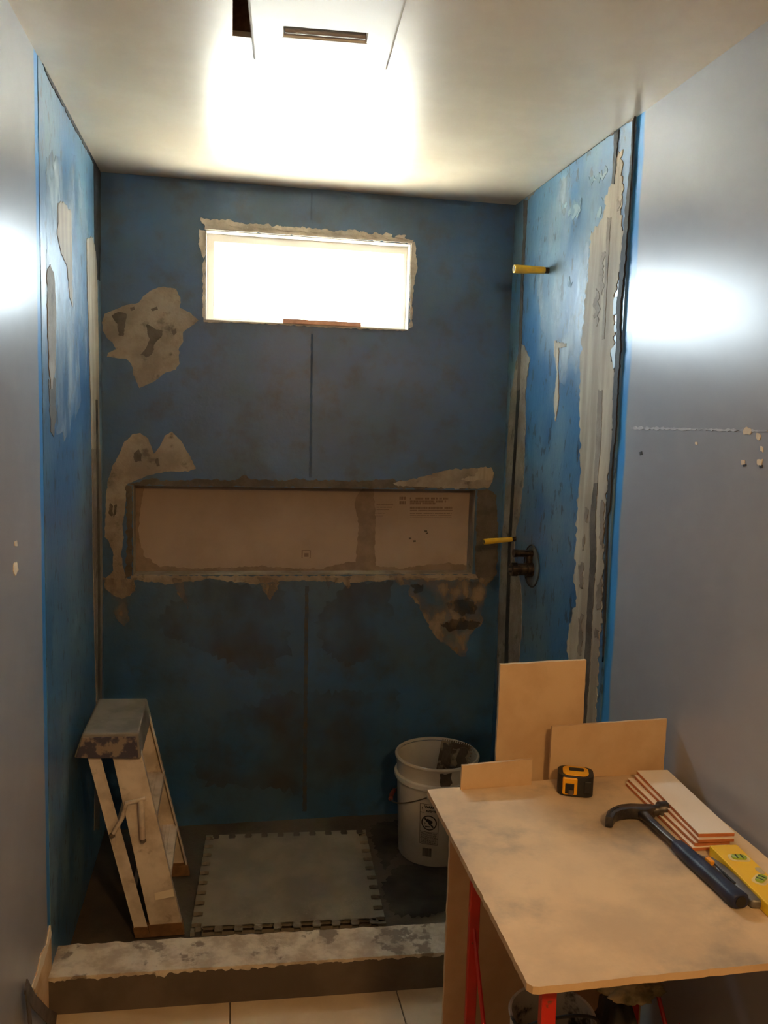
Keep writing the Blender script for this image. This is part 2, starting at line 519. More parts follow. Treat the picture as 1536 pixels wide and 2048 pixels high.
# shower pan: gently uneven mortar bed
mb = MB()
nx, ny = 60, 36
for j in range(ny + 1):
    for i in range(nx + 1):
        x = W * i / nx; y = -.95 + .95 * j / ny
        z = .003 * noise.noise(Vector((x * 6, y * 6, 1))) + .0015 * noise.noise(Vector((x * 25, y * 25, 5))) - .002
        mb.v.append(Vector((x, y, z)))
for j in range(ny):
    for i in range(nx):
        a = j * (nx + 1) + i
        mb.f.append((a, a + 1, a + nx + 2, a + nx + 1))
pan = mb.build('floor_shower', m_pan, smooth=True)
tag(pan, 'rough grey-brown mortar shower floor with dark damp stains', kind='structure')
for pts in ([(765, 1765), (790, 1735), (850, 1725), (910, 1745), (920, 1810), (850, 1835), (790, 1830), (770, 1800)], [(740, 1650), (800, 1640), (800, 1700), (770, 1740), (750, 1700)]):
    smear('damp_stain', m_film_dark, pan, pts, 2, .003, 1, t=.001, amp=.02, seg=.01)

# curb, slightly askew
KR = Matrix.Translation((0, -.872, 0)) @ Matrix.Rotation(R(-2.2), 4, 'Z')
curb = MB().box((0, -.131, -.006), (W + .002, 0, .104), KR).build('trim_1', m_curb, bevel=.003)
tag(curb, 'low shower curb with a ragged pale mortar cap', kind='structure')
prof = [(-.004 + random.uniform(-.002, .002), 0)]
top = [(x / 40 * W, .004 + .003 * noise.noise(Vector((x * .9, 2, 0)))) for x in range(41)]
edge = crop([(40, 240), (110, 225), (180, 235), (300, 228), (390, 232), (400, 246), (420, 235), (480, 217), (540, 207), (700, 192), (800, 160), (870, 170),
             (960, 152), (1040, 152), (1140, 163), (1300, 152), (1450, 140), (1520, 150)], 1.873, 100, 1820)
KI = KR.inverted()
low = []
for px, py in edge:
    d = ray(px, py)
    p0, d0 = KI @ CAM, KI.to_3x3() @ d
    q = p0 + d0 * ((-.131 - p0.y) / d0.y)          # on the front face of the curb
    low.append((q.x, min(q.z - .006, .098)))
low += [(1.25, .085), (1.4, .09), (W, .082)]
low[0] = (0, low[0][1])
poly = [(0, .1075)] + low + [(W, .1075)]
poly = wobble(poly, .005, .008, 55, 3.0)
poly = [Vector((min(max(p.x, .0), W), min(p.y, .1075))) for p in poly]
MF = KR @ Matrix.Translation((0, -.131, 0)) @ Matrix.Rotation(PI / 2, 4, 'X')
MB().prism(poly, -.001, .003, MF).build('mortar_lip', m_curb_top, curb)
mb = MB()
for j in range(9):
    for i in range(121):
        x = W * i / 120; y = .003 - .1365 * j / 8
        if j == 0: y += .006 * noise.noise(Vector((x * 30, 0, 4)))
        z = .1065 + .0025 * noise.noise(Vector((x * 35, y * 35, 2))) + .0012 * noise.noise(Vector((x * 90, y * 90, 7)))
        mb.v.append(KR @ Vector((x, y, z)))
for j in range(8):
    for i in range(120):
        a = j * 121 + i
        mb.f.append((a, a + 1, a + 122, a + 121))
n0 = len(mb.v)
for j in (0, 8):
    for i in range(120):
        a = j * 121 + i
        p, q = mb.v[a], mb.v[a + 1]
        k = len(mb.v)
        mb.v += [Vector((p.x, p.y, .100)), Vector((q.x, q.y, .100))]
        mb.f.append((a, a + 1, k + 1, k))
MBcap = mb.build('mortar_cap', m_curb_top, curb, smooth=True)
# pale edge where the curb meets the left wall board, and crumbled joint at its front
smear('mortar_joint', m_mortar_dark, wall_left, [(117, 1955), (128, 1955), (132, 2000), (128, 2048), (113, 2048)], 0, 0, 1, t=.003, amp=.006)

# ------------------------------------------------------------------ trowelled layers on the walls
B = lambda name, mat, pts, **k: smear(name, mat, wall_back, pts, 1, 0, -1, **k)
Lw = lambda name, mat, pts, **k: smear(name, mat, wall_left, pts, 0, 0, 1, **k)
Rw = lambda name, mat, pts, **k: smear(name, mat, wall_right, pts, 0, W, -1, **k)
c3 = lambda p: crop(p, 2.4, 60, 520)
B('mortar_patch', m_mortar, c3([(345, 300), (360, 260), (410, 235), (470, 215), (520, 205), (545, 175), (590, 140), (640, 128), (700, 140), (722, 180), (720, 230), (770, 255), (808, 290), (770, 320), (735, 345), (735, 390), (715, 430), (718, 500), (700, 525), (650, 540), (600, 580), (525, 615), (500, 560), (485, 500), (465, 475), (370, 465), (375, 445), (415, 430), (395, 395), (370, 375), (350, 340)]))
for p in ([(390, 265), (430, 248), (465, 260), (460, 310), (450, 370), (425, 360), (418, 310)],
          [(560, 310), (600, 330), (635, 340), (630, 370), (600, 400), (585, 450), (560, 465), (530, 455), (560, 420), (575, 380), (560, 345)],
          [(580, 235), (610, 222), (615, 240), (590, 248)], [(480, 230), (500, 225), (505, 240), (485, 245)], [(680, 340), (700, 330), (705, 350), (690, 362)],
          [(498, 925), (520, 910), (538, 930), (535, 965), (510, 970), (496, 950)], [(600, 955), (618, 950), (622, 985), (608, 995)],
          [(385, 1165), (400, 1180), (395, 1230), (380, 1215)], [(405, 1180), (420, 1170), (415, 1215), (400, 1235)]):
    B('mortar_blotch', m_mortar_dark, c3(p), t=.0022, amp=.004, seg=.003)
B('mortar_patch', m_mortar, c3([(450, 880), (490, 835), (530, 830), (570, 860), (595, 930), (620, 900), (650, 840), (680, 825), (720, 860), (760, 930), (795, 1000), (760, 1015), (650, 1015), (560, 1035), (500, 1062), (468, 1075), (462, 1110), (455, 1200), (445, 1260), (450, 1330), (436, 1410), (450, 1480), (465, 1530), (500, 1535), (508, 1570), (480, 1610), (440, 1625), (400, 1610), (360, 1575), (360, 1530), (400, 1490), (398, 1400), (380, 1350), (358, 1330), (362, 1250), (365, 1150), (375, 1050), (400, 980), (430, 930)]))
# rim of the niche
B('mortar_rim', m_mortar_dark, [(258, 968), (300, 958), (350, 962), (400, 958), (460, 961), (490, 952), (520, 962), (600, 958), (700, 962), (760, 958), (860, 964), (950, 966), (955, 978), (800, 977), (600, 975), (400, 973), (268, 971)], amp=.008, bounds=(NX0 - .06, NX1 + .05, NZ1 + .0005, 2))
B('mortar_rim', m_mortar_dark, [(252, 972), (265, 972), (264, 1150), (250, 1158), (254, 1080)], amp=.006, bounds=(0, NX0 - .0005, 0, 2))
B('mortar_rim', m_mortar, [(262, 1151), (400, 1152), (600, 1152), (800, 1150), (947, 1148), (985, 1140), (985, 1156), (900, 1160), (800, 1158), (700, 1166), (600, 1160), (500, 1168), (420, 1158), (340, 1168), (262, 1160)], amp=.006, bounds=(0, W, 0, NZ0 - .0005))
c4 = lambda p: crop(p, 2.363, 600, 880)
B('mortar_rim', m_mortar_dark, c4([(838, 235), (890, 232), (925, 260), (935, 400), (935, 560), (925, 640), (880, 690), (840, 650), (826, 630), (832, 420)]), amp=.006, bounds=(NX1 + .0005, W - .001, 0, 2))
B('mortar_smear', m_mortar, c4([(440, 205), (600, 168), (700, 140), (860, 130), (915, 150), (910, 190), (890, 225), (820, 231), (640, 226), (450, 215)]), t=.0024, amp=.006, bounds=(0, W, NZ1 + .0005, 2))
B('mortar_blotch', m_mortar_pale, c4([(840, 135), (900, 130), (915, 155), (905, 190), (860, 185), (800, 195), (760, 185), (830, 165)]), t=.004, amp=.008)
c5 = lambda p: crop(p, 1.873, 190, 1130)
for p in ([(285, 50), (325, 50), (345, 130), (350, 165), (325, 130), (305, 95)], [(605, 45), (665, 45), (688, 60), (680, 90), (655, 135), (635, 105), (620, 75)],
          [(30, 45), (120, 55), (150, 75), (150, 95), (120, 120), (130, 200), (110, 230), (75, 200), (65, 120), (40, 95)],
          [(860, 45), (960, 45), (950, 90), (925, 62), (890, 62), (875, 95)]):
    B('mortar_patch', m_film, c5(p), amp=.008)
B('mortar_patch', m_film, c5([(1120, 45), (1490, 48), (1480, 75), (1450, 160), (1450, 220), (1400, 260), (1390, 340), (1370, 345), (1320, 300), (1270, 265), (1235, 200), (1210, 150), (1175, 110), (1180, 75), (1130, 70)]), amp=.008)
for p in ([(1310, 150), (1350, 130), (1400, 125), (1430, 150), (1420, 180), (1380, 185), (1340, 170)], [(1180, 75), (1230, 70), (1225, 95), (1200, 105)], [(1290, 220), (1350, 200), (1440, 215), (1420, 240), (1330, 245)],
          [(1400, 60), (1450, 65), (1440, 100), (1410, 95)]):
    B('mortar_blotch', m_film_dark, c5(p), t=.0024, amp=.012, seg=.004)
for p in ([(830, 200), (960, 60), (1110, 60), (1110, 330), (960, 380), (860, 330)], [(190, 220), (420, 60), (700, 90), (730, 330), (600, 420), (420, 330)], [(320, 620), (700, 480), (1130, 470), (1130, 720), (860, 860), (400, 820)]):
    B('mortar_haze', m_film_soft, c5(p), t=.0005, amp=.03, seg=.012)
# taped seam of the back wall, upper and lower
B('seam', m_seam, [(622, 385), (625, 385), (624, 440), (621, 440)], t=.0008, amp=.001)
B('seam', m_seam, [(622, 668), (626, 668), (623, 955), (618, 955)], t=.0008, amp=.002)
B('seam', m_seam_low, [(610, 1172), (617, 1172), (613, 1622), (605, 1622)], t=.0008, amp=.003)
# rough plaster round the window opening
cw = lambda p: crop(p, 3.2, 380, 410)
B('plaster_edge', m_white_plaster, cw([(70, 80), (120, 95), (240, 95), (340, 120), (460, 125), (600, 140), (700, 150), (900, 165), (1050, 165), (1200, 195), (1330, 205), (1425, 225), (1425, 245), (1000, 225), (500, 190), (95, 165)]), t=.006, amp=.008, bounds=(0, W, WZ1 + .0005, 3))
for k in range(14):
    x = 300 + k * 80 + random.uniform(-20, 20); y = 125 + (x - 300) * .068
    B('plaster_lump', m_white_plaster, cw([(x - 30, y + 12), (x, y - 8), (x + 45, y + 4), (x + 30, y + 26)]), t=.010, amp=.006, bounds=(0, W, WZ1 + .0005, 3))
B('plaster_edge', m_white_plaster, cw([(60, 160), (98, 165), (98, 745), (85, 745), (78, 500), (85, 350), (55, 250)]), t=.004, amp=.005, bounds=(0, WX0 - .0005, 0, 3))
B('plaster_edge', m_white_plaster, cw([(1405, 245), (1440, 235), (1450, 400), (1425, 560), (1420, 780), (1405, 790)]), t=.004, amp=.005, bounds=(WX1 + .0005, W, 0, 3))
B('plaster_edge', m_white_plaster, cw([(88, 738), (600, 755), (1400, 798), (1400, 806), (1000, 790), (600, 768), (300, 752), (88, 750)]), t=.003, amp=.003, bounds=(0, W, 0, WZ0 - .0005))
# left wall
l1 = lambda p: crop(p, 2.53, 60, 90)
Lw('mortar_patch', m_mortar_pale, l1([(140, 800), (165, 790), (205, 840), (210, 960), (212, 1330), (202, 1290), (182, 1110), (152, 1040), (135, 960)]), amp=.012, seg=.012)
Lw('mortar_patch', m_mortar_pale, l1([(285, 980), (318, 970), (335, 1100), (345, 1500), (350, 2048), (312, 2048), (297, 1500), (287, 1200)]), amp=.012, seg=.012, bounds=(-.3, -.001, 0, H))
Lw('mortar_patch', m_mortar, l1([(85, 1130), (100, 1110), (122, 1180), (130, 1400), (126, 1650), (104, 1740), (92, 1600), (86, 1400)]), amp=.012, seg=.012)
Lw('mortar_blotch', m_mortar_dark, l1([(94, 1690), (128, 1690), (132, 1850), (112, 1990), (102, 1900)]), t=.0006, amp=.03, seg=.012)
Lw('mortar_patch', m_mortar, [(183, 898), (201, 898), (204, 1150), (203, 1400), (198, 1660), (188, 1660), (192, 1400), (186, 1150)], amp=.008, seg=.012, bounds=(-.3, -.001, 0, H))
Lw('joint', m_mortar_dark, [(190, 800), (194, 800), (199, 1150), (199, 1400), (194, 1400), (194, 1150)], t=.0024, amp=.004, seg=.012)
Lw('joint', m_joint_shade, [(84, 118), (96, 140), (150, 240), (182, 305), (205, 352), (200, 352), (180, 315), (140, 240), (92, 150)], t=.002, amp=.008, seg=.012, bounds=(YE, -.001, 0, H - .0005))
Lw('corner_joint', m_joint_shade, [(184, 320), (203, 352), (199, 560), (192, 560), (188, 480)], t=.0012, amp=.006, seg=.012, bounds=(-.14, -.001, 0, H - .0005))
# right wall
r3 = lambda p: crop(p, 3.532, 960, 220)
r4 = lambda p: crop(p, 3.012, 960, 780)
left_b = r3([(930, 520), (905, 590), (880, 620), (885, 700), (860, 790), (785, 860), (775, 1000), (765, 1150), (745, 1300), (740, 1420), (725, 1560), (715, 1750), (702, 2000)]) + \
    r4([(605, 60), (605, 250), (605, 500), (588, 700), (582, 900), (572, 1000), (585, 1040), (565, 1150), (585, 1250), (560, 1370), (540, 1420), (525, 1630), (510, 2040), (490, 2500), (470, 2900)])
right_b = r3([(950, 500), (980, 290), (1010, 300), (1005, 440), (1020, 560), (1000, 700), (1005, 830), (1030, 870), (1015, 1000), (985, 1150), (970, 1200), (950, 1300), (945, 1440), (960, 1540), (940, 1650), (930, 1720), (950, 1830), (960, 2000)]) + \
    r4([(805, 60), (805, 250), (790, 420), (762, 640), (765, 780), (745, 900), (750, 1040), (740, 1200), (735, 1400), (715, 1560), (700, 2048), (680, 2500), (650, 2900)])
Rw('mortar_band', m_mortar_pale, left_b + right_b[::-1], amp=.014, seg=.006)
Rw('joint', m_mortar, r4([(715, 0), (742, 0), (735, 300), (712, 560), (700, 800), (705, 1000), (680, 1400), (672, 1630), (640, 2048), (610, 2048), (632, 1630), (645, 1400), (668, 1000), (662, 800), (690, 560), (705, 300)]), t=.0026, amp=.004, seg=.01)
Rw('joint', m_mortar_dark, r4([(690, 560), (714, 560), (700, 800), (705, 1000), (680, 1400), (672, 1630), (640, 2048), (612, 2048), (634, 1630), (648, 1400), (670, 1000), (665, 800)]), t=.003, amp=.004, seg=.01)
Rw('joint', m_mortar, r3([(905, 760), (930, 760), (900, 1300), (885, 1620), (870, 1620), (880, 1300)]), t=.0026, amp=.004, seg=.01)
Rw('joint', m_joint_shade, r3([(955, 150), (985, 140), (970, 320), (955, 520), (935, 520), (950, 320)]), t=.003, amp=.006, seg=.01)
for p in ([(640, 700), (655, 720), (650, 800), (635, 790)], [(625, 880), (640, 870), (630, 960), (618, 965)], [(735, 1130), (742, 1200), (730, 1330), (705, 1310), (712, 1180)], [(700, 1440), (720, 1450), (715, 1510), (695, 1490)],
          [(600, 1050), (625, 1040), (625, 1200), (605, 1180)], [(740, 660), (755, 700), (745, 940), (725, 930), (728, 720)], [(600, 1380), (625, 1350), (615, 1600), (595, 1580)]):
    Rw('mortar_blotch', m_mortar_mid, r4(p), t=.003, amp=.012, seg=.006)
for p in ([(980, 620), (1000, 640), (995, 720), (975, 690)], [(860, 1000), (885, 1000), (870, 1300), (850, 1280)], [(820, 1250), (850, 1300), (840, 1500), (810, 1450)]):
    Rw('mortar_blotch', m_mortar, r3(p), t=.0024, amp=.02, seg=.006)
Rw('mortar_band', m_mortar, r3([(292, 1640), (320, 1680), (355, 1760), (335, 1850), (322, 2000)]) + r4([(275, 60), (275, 200), (265, 500), (240, 760), (215, 850), (205, 1000), (245, 1150), (255, 1350), (240, 1600), (205, 2048), (190, 2600), (100, 2600), (100, 2048), (105, 1640), (115, 1300), (135, 900), (155, 600), (168, 300), (185, 60)]) + r3([(225, 2000), (255, 1800)]), amp=.008, seg=.01, bounds=(-.4, -.001, 0, H))
Rw('joint', m_joint_shade, r4([(228, 0), (245, 0), (215, 480), (192, 900), (175, 1600), (150, 2048), (140, 2048), (152, 1600), (175, 900), (200, 480)]), t=.003, amp=.003, seg=.01, bounds=(-.4, -.001, 0, H))
Rw('joint', m_mortar_dark, r3([(312, 640), (338, 635), (325, 900), (310, 1150), (297, 1600), (285, 2048), (262, 2048), (280, 1600), (295, 1150), (310, 900)]), t=.0026, amp=.003, seg=.01, bounds=(-.4, -.001, 0, H))
Rw('mortar_drip', m_mortar_pale, r3([(530, 1630), (545, 1640), (610, 1650), (615, 1680), (560, 1680), (555, 1800), (560, 2048), (535, 2200), (525, 2048), (548, 1850), (530, 1720)]), t=.002, amp=.006)
for p in ([(640, 680), (700, 650), (720, 700), (690, 770), (640, 760), (615, 720)], [(860, 610), (900, 600), (915, 625), (870, 640)], [(580, 660), (610, 650), (605, 690), (585, 695)], [(830, 715), (870, 725), (875, 745), (840, 735)],
          [(625, 1200), (655, 1210), (645, 1235), (625, 1225)], [(770, 480), (900, 420), (890, 470), (800, 520)]):
    Rw('grey_scuff', M('grey_scuff', (96, 122, 136), (128, 150, 160), scale=40, lo=.45, hi=.55, rough=.6), r3(p), t=.0007, amp=.02, seg=.006)
Rw('joint', m_mortar, r3([(345, 630), (450, 510), (560, 440), (700, 330), (850, 230), (960, 160), (1000, 110), (1100, 70), (1110, 40), (960, 130), (850, 205), (650, 350), (450, 490), (330, 600)]), t=.002, amp=.008, bounds=(YE, -.001, 0, H - .0005))
Rw('pale_film_and_sheen', m_film_white, r3([(470, 560), (700, 420), (880, 480), (860, 640), (780, 860), (760, 1100), (730, 1500), (700, 1900), (560, 1950), (430, 1500), (400, 1100), (450, 800)]), t=.0004, amp=.02, seg=.012)
Lw('pale_film_and_sheen', m_film_white, l1([(80, 560), (230, 560), (290, 900), (285, 1700), (200, 2000), (110, 1950), (85, 1400)]), t=.0004, amp=.02, seg=.02)  # pale tone paints in the window's sheen on the left board
# dark strip paints in the shade on the blue board's end face, right
Rw('edge_shade', m_joint_shade, r3([(1085, 70), (1112, 30), (1100, 300), (1075, 620), (1045, 900), (1035, 1060), (1018, 1250), (1000, 1400), (1000, 1700), (985, 1900), (975, 2048), (945, 2048), (958, 1850), (975, 1600), (975, 1400), (990, 1200), (1005, 1030), (1020, 880), (1045, 620), (1075, 300)]), t=.004, amp=.006, seg=.008, bounds=(YE - .004, 0, 0, H - .0005))
Rw('edge_shade', m_joint_shade, r4([(808, 40), (835, 40), (825, 250), (805, 420), (790, 700), (775, 760), (768, 1000), (758, 1400), (745, 1640), (748, 1400), (758, 1000), (765, 770), (775, 640), (790, 420), (805, 250)]), t=.004, amp=.003, seg=.008, bounds=(YE - .004, 0, 0, H))
for p in ([(955, 1330), (975, 1325), (970, 1440), (945, 1450)], [(955, 1520), (980, 1515), (985, 1560), (955, 1565)], [(930, 1700), (975, 1630), (975, 1780), (950, 1830)]):
    Rw('white_chip', M('white_fleck', (170, 192, 206), rough=.5), r3(p), t=.003, amp=.006)
# drywall: scratches, chips, the taped crease, torn paper
G = lambda w, name, mat, pts, val, sg, **k: smear(name, mat, w, pts, 0, val, sg, **k)
for p in ([(1486, 862), (1494, 853), (1504, 860), (1500, 869), (1488, 868)], [(1514, 866), (1520, 870), (1519, 880), (1513, 876)], [(1515, 920), (1526, 918), (1523, 932), (1516, 928)], [(1483, 922), (1490, 920), (1490, 930), (1484, 930)],
          [(1522, 892), (1527, 894), (1526, 906), (1521, 902)], [(1391, 885), (1395, 885), (1395, 888), (1391, 888)]):
    G(wall_right, 'paint_chip', m_chip, p, W + .006, -1, amp=.003, seg=.003, t=.0008)
for p in ([(1279, 904), (1284, 903), (1285, 909), (1280, 911)], [(1486, 929), (1493, 928), (1493, 932), (1487, 933)], [(1519, 931), (1526, 930), (1525, 936), (1520, 936)]):
    G(wall_right, 'dent', m_joint_shade, p, W + .006, -1, amp=.002, seg=.003, t=.0006)
G(wall_right, 'tape_crease', m_crease, [(1262, 854), (1400, 857), (1536, 860), (1536, 864), (1400, 861), (1262, 858)], W + .006, -1, amp=.004, t=.0007)
for p in ([(27, 1128), (33, 1124), (36, 1140), (30, 1150), (26, 1142)], [(28, 1084), (33, 1082), (34, 1092), (29, 1092)]):
    G(wall_left, 'paint_chip', m_chip, p, -.0015, 1, amp=.003, seg=.003, t=.0008)
G(wall_left, 'torn_paper', m_torn, [(98, 1850), (104, 1850), (108, 2040), (100, 2040), (84, 2005), (62, 1976), (74, 1940), (80, 1910), (92, 1890)], -.0015, 1, amp=.006, t=.0015, bounds=(-1.5, YE - .001, 0, 1))
G(wall_left, 'torn_paper_edge', m_chip, [(98, 1850), (101, 1868), (86, 1925), (68, 1978), (62, 1976), (74, 1940), (80, 1910), (92, 1890)], -.0015, 1, amp=.004, t=.0025, bounds=(-1.5, YE - .001, 0, 1))

# ------------------------------------------------------------------ niche lining
ND = .078
SX = at(735, 1060, 1, ND).x
pn = MB().box((NX0 - .001, ND, NZ0 - .001), (SX - .003, .119, NZ1 + .001)).build('niche_panel', m_foam, wall_back)
pn2 = MB().box((SX + .003, ND, NZ0 - .001), (NX1 + .001, .119, NZ1 + .001)).build('niche_panel', m_foam, wall_back)
MB().box((SX - .004, ND + .004, NZ0), (SX + .004, .118, NZ1)).build('niche_joint', m_niche_mortar, wall_back)
N_ = lambda name, mat, pts, **k: smear(name, mat, wall_back, pts, 1, ND, -1, bounds=(NX0 + .001, NX1 - .001, NZ0 + .001, NZ1 - .001), **k)
N_('niche_mortar', m_niche_mortar, c4([(300, 225), (345, 225), (355, 330), (358, 420), (352, 520), (360, 600), (300, 612), (262, 605), (268, 500), (278, 420), (270, 360), (258, 310), (272, 255)]), amp=.005)
N_('niche_mortar', m_niche_mortar, [(262, 965), (290, 970), (282, 1010), (276, 1060), (288, 1110), (320, 1132), (400, 1137), (520, 1132), (640, 1138), (700, 1122), (740, 1130), (800, 1136), (900, 1125), (945, 1132), (945, 1150), (262, 1152)], amp=.006)
# reveal lining of the niche: pale skim on its floor, right side and left side
MB().box((NX0, -.001, NZ0 - .0005), (NX1, ND, NZ0 + .0015)).build('niche_floor', m_mortar, wall_back)
MB().box((NX1 - .0015, 0, NZ0), (NX1 + .0005, ND, NZ1)).build('niche_side', m_mortar, wall_back)
MB().box((NX0 - .0005, 0, NZ0), (NX0 + .0015, ND, NZ1)).build('niche_side', m_mortar, wall_back)
# faint print on the right foam panel (flat bars and blocks of illegible lettering)
def niche_bar(mb, x0, y0, x1, y1):
    a = at(600 + x0 / 2.363, 880 + y0 / 2.363, 1, ND); b = at(600 + x1 / 2.363, 880 + y1 / 2.363, 1, ND)
    mb.box((a.x, ND - .0006, min(a.z, b.z)), (b.x, ND, max(a.z, b.z)))
mb = MB()
def letters(mb, x0, x1, y, h, fill=.75, wmin=.5, wmax=.9):
    x = x0
    while x < x1:
        w = h * random.uniform(wmin, wmax)
        if random.random() < fill:
            niche_bar(mb, x, y, min(x + w * .75, x1), y + h)
        x += w
for (x0, x1, y, h) in ((470, 500, 268, 14), (470, 500, 288, 16), (520, 700, 272, 9), (520, 690, 286, 9), (520, 640, 296, 8), (520, 720, 316, 10), (520, 720, 330, 5), (520, 720, 345, 4), (520, 716, 355, 3), (520, 716, 364, 2),
                       (362, 440, 302, 4), (362, 436, 316, 4), (362, 420, 328, 3), (352, 400, 345, 3), (352, 392, 358, 2)):
    letters(mb, x0, x1, y, h, .9)
mb.build('printed_lettering', m_print, pn2)
mb = MB()
for q in ((8, 520, 50, 523), (8, 523, 12, 558), (46, 523, 50, 558), (20, 535, 40, 552)):
    niche_bar(mb, *q)
mb.build('printed_mark', m_print, pn)
for (x, y) in ((540, 478), (520, 465), (600, 440), (594, 430)):
    N_('dark_speck', m_mortar_dark, c4([(x - 6, y - 3), (x + 6, y - 4), (x + 7, y + 4), (x - 4, y + 5)]), amp=.002, seg=.003, t=.0008)

# ------------------------------------------------------------------ window
win = thing('window_1', 'small white sliding window high in the back wall', None, ((WX0 + WX1) / 2, .06, WZ0))
win['kind'] = 'structure'
y0, y1 = .052, .112
fw = .030
mb = MB()
us = [WX0, WX0 + fw, WX1 - fw * .6, WX1]; vs = [WZ0, WZ0 + fw * .6, WZ1 - fw, WZ1]
holed(us, vs, lambda i, j: i == 1 and j == 1, lambda u, v, d: Vector((u, d, v)), y0, y1).build('frame', m_vinyl, win, bevel=.003)
mx = .728
us = [WX0 + fw, WX0 + fw + .012, mx - .006, mx + .006]; vs = [WZ0 + fw * .6, WZ0 + fw * .6 + .010, WZ1 - fw - .012, WZ1 - fw]
sash = holed(us, vs, lambda i, j: i == 1 and j == 1, lambda u, v, d: Vector((u, d, v)), .060, .078).build('sash', m_vinyl_glow, win, bevel=.002)
MB().box((WX0 + fw + .009, .067, vs[1] - .004), (mx - .004, .071, vs[2] + .004)).build('pane', m_glass, sash)
us2 = [mx - .006, mx + .006, WX1 - fw * .6 - .014, WX1 - fw * .6]
sash2 = holed(us2, vs, lambda i, j: i == 1 and j == 1, lambda u, v, d: Vector((u, d, v)), .084, .102).build('sash', m_vinyl_glow, win, bevel=.002)
MB().box((mx + .003, .091, vs[1] - .004), (WX1 - fw * .6 - .010, .095, vs[2] + .004)).build('pane', m_glass, sash2)
# opening lined with plaster
for a, b in (((WX0 - .0005, 0, WZ0), (WX0 + .003, y0, WZ1)), ((WX1 - .003, 0, WZ0), (WX1 + .0005, y0, WZ1)), ((WX0, 0, WZ1 - .003), (WX1, y0, WZ1 + .0005)), ((WX0, 0, WZ0 - .0005), (WX1, y0, WZ0 + .003))):
    MB().box(a, b).build('reveal', m_white_plaster, win)

a, b = at(566, 648, 1, -.008), at(722, 655, 1, -.008)
MB().box((a.x, -.008, WZ0 + .003), (b.x, .045, WZ0 + .0195)).build('tile_offcut', m_sill_tile, base=((a.x + b.x) / 2, .02, WZ0 + .003), bevel=.001, seg=1)
tag(bpy.data.objects['tile_offcut'], 'thin reddish-brown tile offcut lying on the window sill', 'tile')

# ------------------------------------------------------------------ ceiling fan
fan = thing('exhaust_fan', 'white square exhaust fan cover with one slot hanging from the ceiling', 'fan', (.642, -1.293, H - .020))
fan.rotation_euler = (0, 0, R(-4))
us = [-.155, -.083, .091, .155]; vs = [-.20, -.006, .036, .175]
holed(us, vs, lambda i, j: i == 1 and j == 1, lambda u, v, d: Vector((u, v, d)), 0, .014).build('cover', m_fan_white, fan, world=False, bevel=.006, seg=3)
MB().box((-.083, -.006, .012), (.091, .036, .0145)).build('slot_back', m_dark, fan, world=False)
MB().tube([(-.082, .020, .008), (.0, .021, .008), (.090, .020, .008)], .0075, 12).build('louver', m_louver, fan, world=False, smooth=True)
mb = MB()
mb.box((-.14, -.19, .014), (.145, .165, .10))
mb.build('housing', m_dark, fan, world=False)

# ------------------------------------------------------------------ stub pipes and mixing valve
def stub(name, label, tip, wallp, r):
    t = thing(name, label, 'pipe', (W, wallp.y, wallp.z))
    d = Vector(tip) - Vector((W, wallp.y, wallp.z))
    o = Vector((W, wallp.y, wallp.z))
    MB().tube([o + d * .12, o + d * .3, o + d * .5, o + d * .62, o + d * .9, o + d], [r * .86, r * .9, r * .95, r * 1.0, r * 1.08, r * 1.04], 16).build('sleeve', m_pipe, t, smooth=True)
    MB().tube([o, o + d * .13], r * .8, 14).build('nipple', m_brass, t, smooth=True)
    MB().tube([o + d * .99, o + d * 1.003], r * .7, 14).build('bore', m_mortar_dark, t)
    return t
p = at(1097, 541, 0, W)
stub('stub_pipe', 'short bright yellow pipe stub sticking out high on the right shower wall', (W - .125, p.y - .005, p.z - .003), p, .0135)
p = at(1031, 1078, 0, W)
stub('stub_pipe', 'dull yellow pipe stub beside the niche just above the mixing valve', (W - .125, p.y - .005, p.z - .010), p, .0105)

vc = at(1064, 1132, 0, W)
val = thing('mixing_valve', 'dark bare brass shower mixing valve set in the right blue wall', 'valve', (W, vc.y, vc.z))
MX = Matrix.Translation((W, vc.y, vc.z)) @ Matrix.Rotation(-PI / 2, 4, 'Y')     # local z points into the room
def on_wall(mb):
    mb.v = [MX @ q for q in mb.v]
    return mb
on_wall(MB().lathe([(.076, 0), (.078, .002), (.076, .004), (.073, .004), (.072, .001)], 40)).build('plaster_ring', m_joint_shade, val, smooth=True)
on_wall(MB().lathe([(.071, .0005), (.001, .0007)], 32)).build('wall_hole', m_hole, val)
MB().tube([(W, vc.y, vc.z - .012), (W - .022, vc.y, vc.z - .012), (W - .024, vc.y, vc.z - .012), (W - .056, vc.y, vc.z - .012), (W - .058, vc.y, vc.z - .012), (W - .078, vc.y, vc.z - .012)], [.027, .027, .022, .022, .025, .024], 20).build('valve_body', m_brass, val, smooth=True)
MB().tube([(W - .078, vc.y, vc.z - .012), (W - .09, vc.y, vc.z - .012)], [.012, .010], 12).build('stem', m_black_rub, val, smooth=True)
MB().tube([(W - .002, vc.y, vc.z + .045), (W - .055, vc.y, vc.z + .046), (W - .072, vc.y, vc.z + .046)], [.013, .013, .015], 14).build('diverter_port', m_brass, val, smooth=True)
MB().tube([(W - .012, vc.y, vc.z + .045), (W - .012, vc.y, vc.z - .012)], .012, 12).build('riser', m_brass, val, smooth=True)

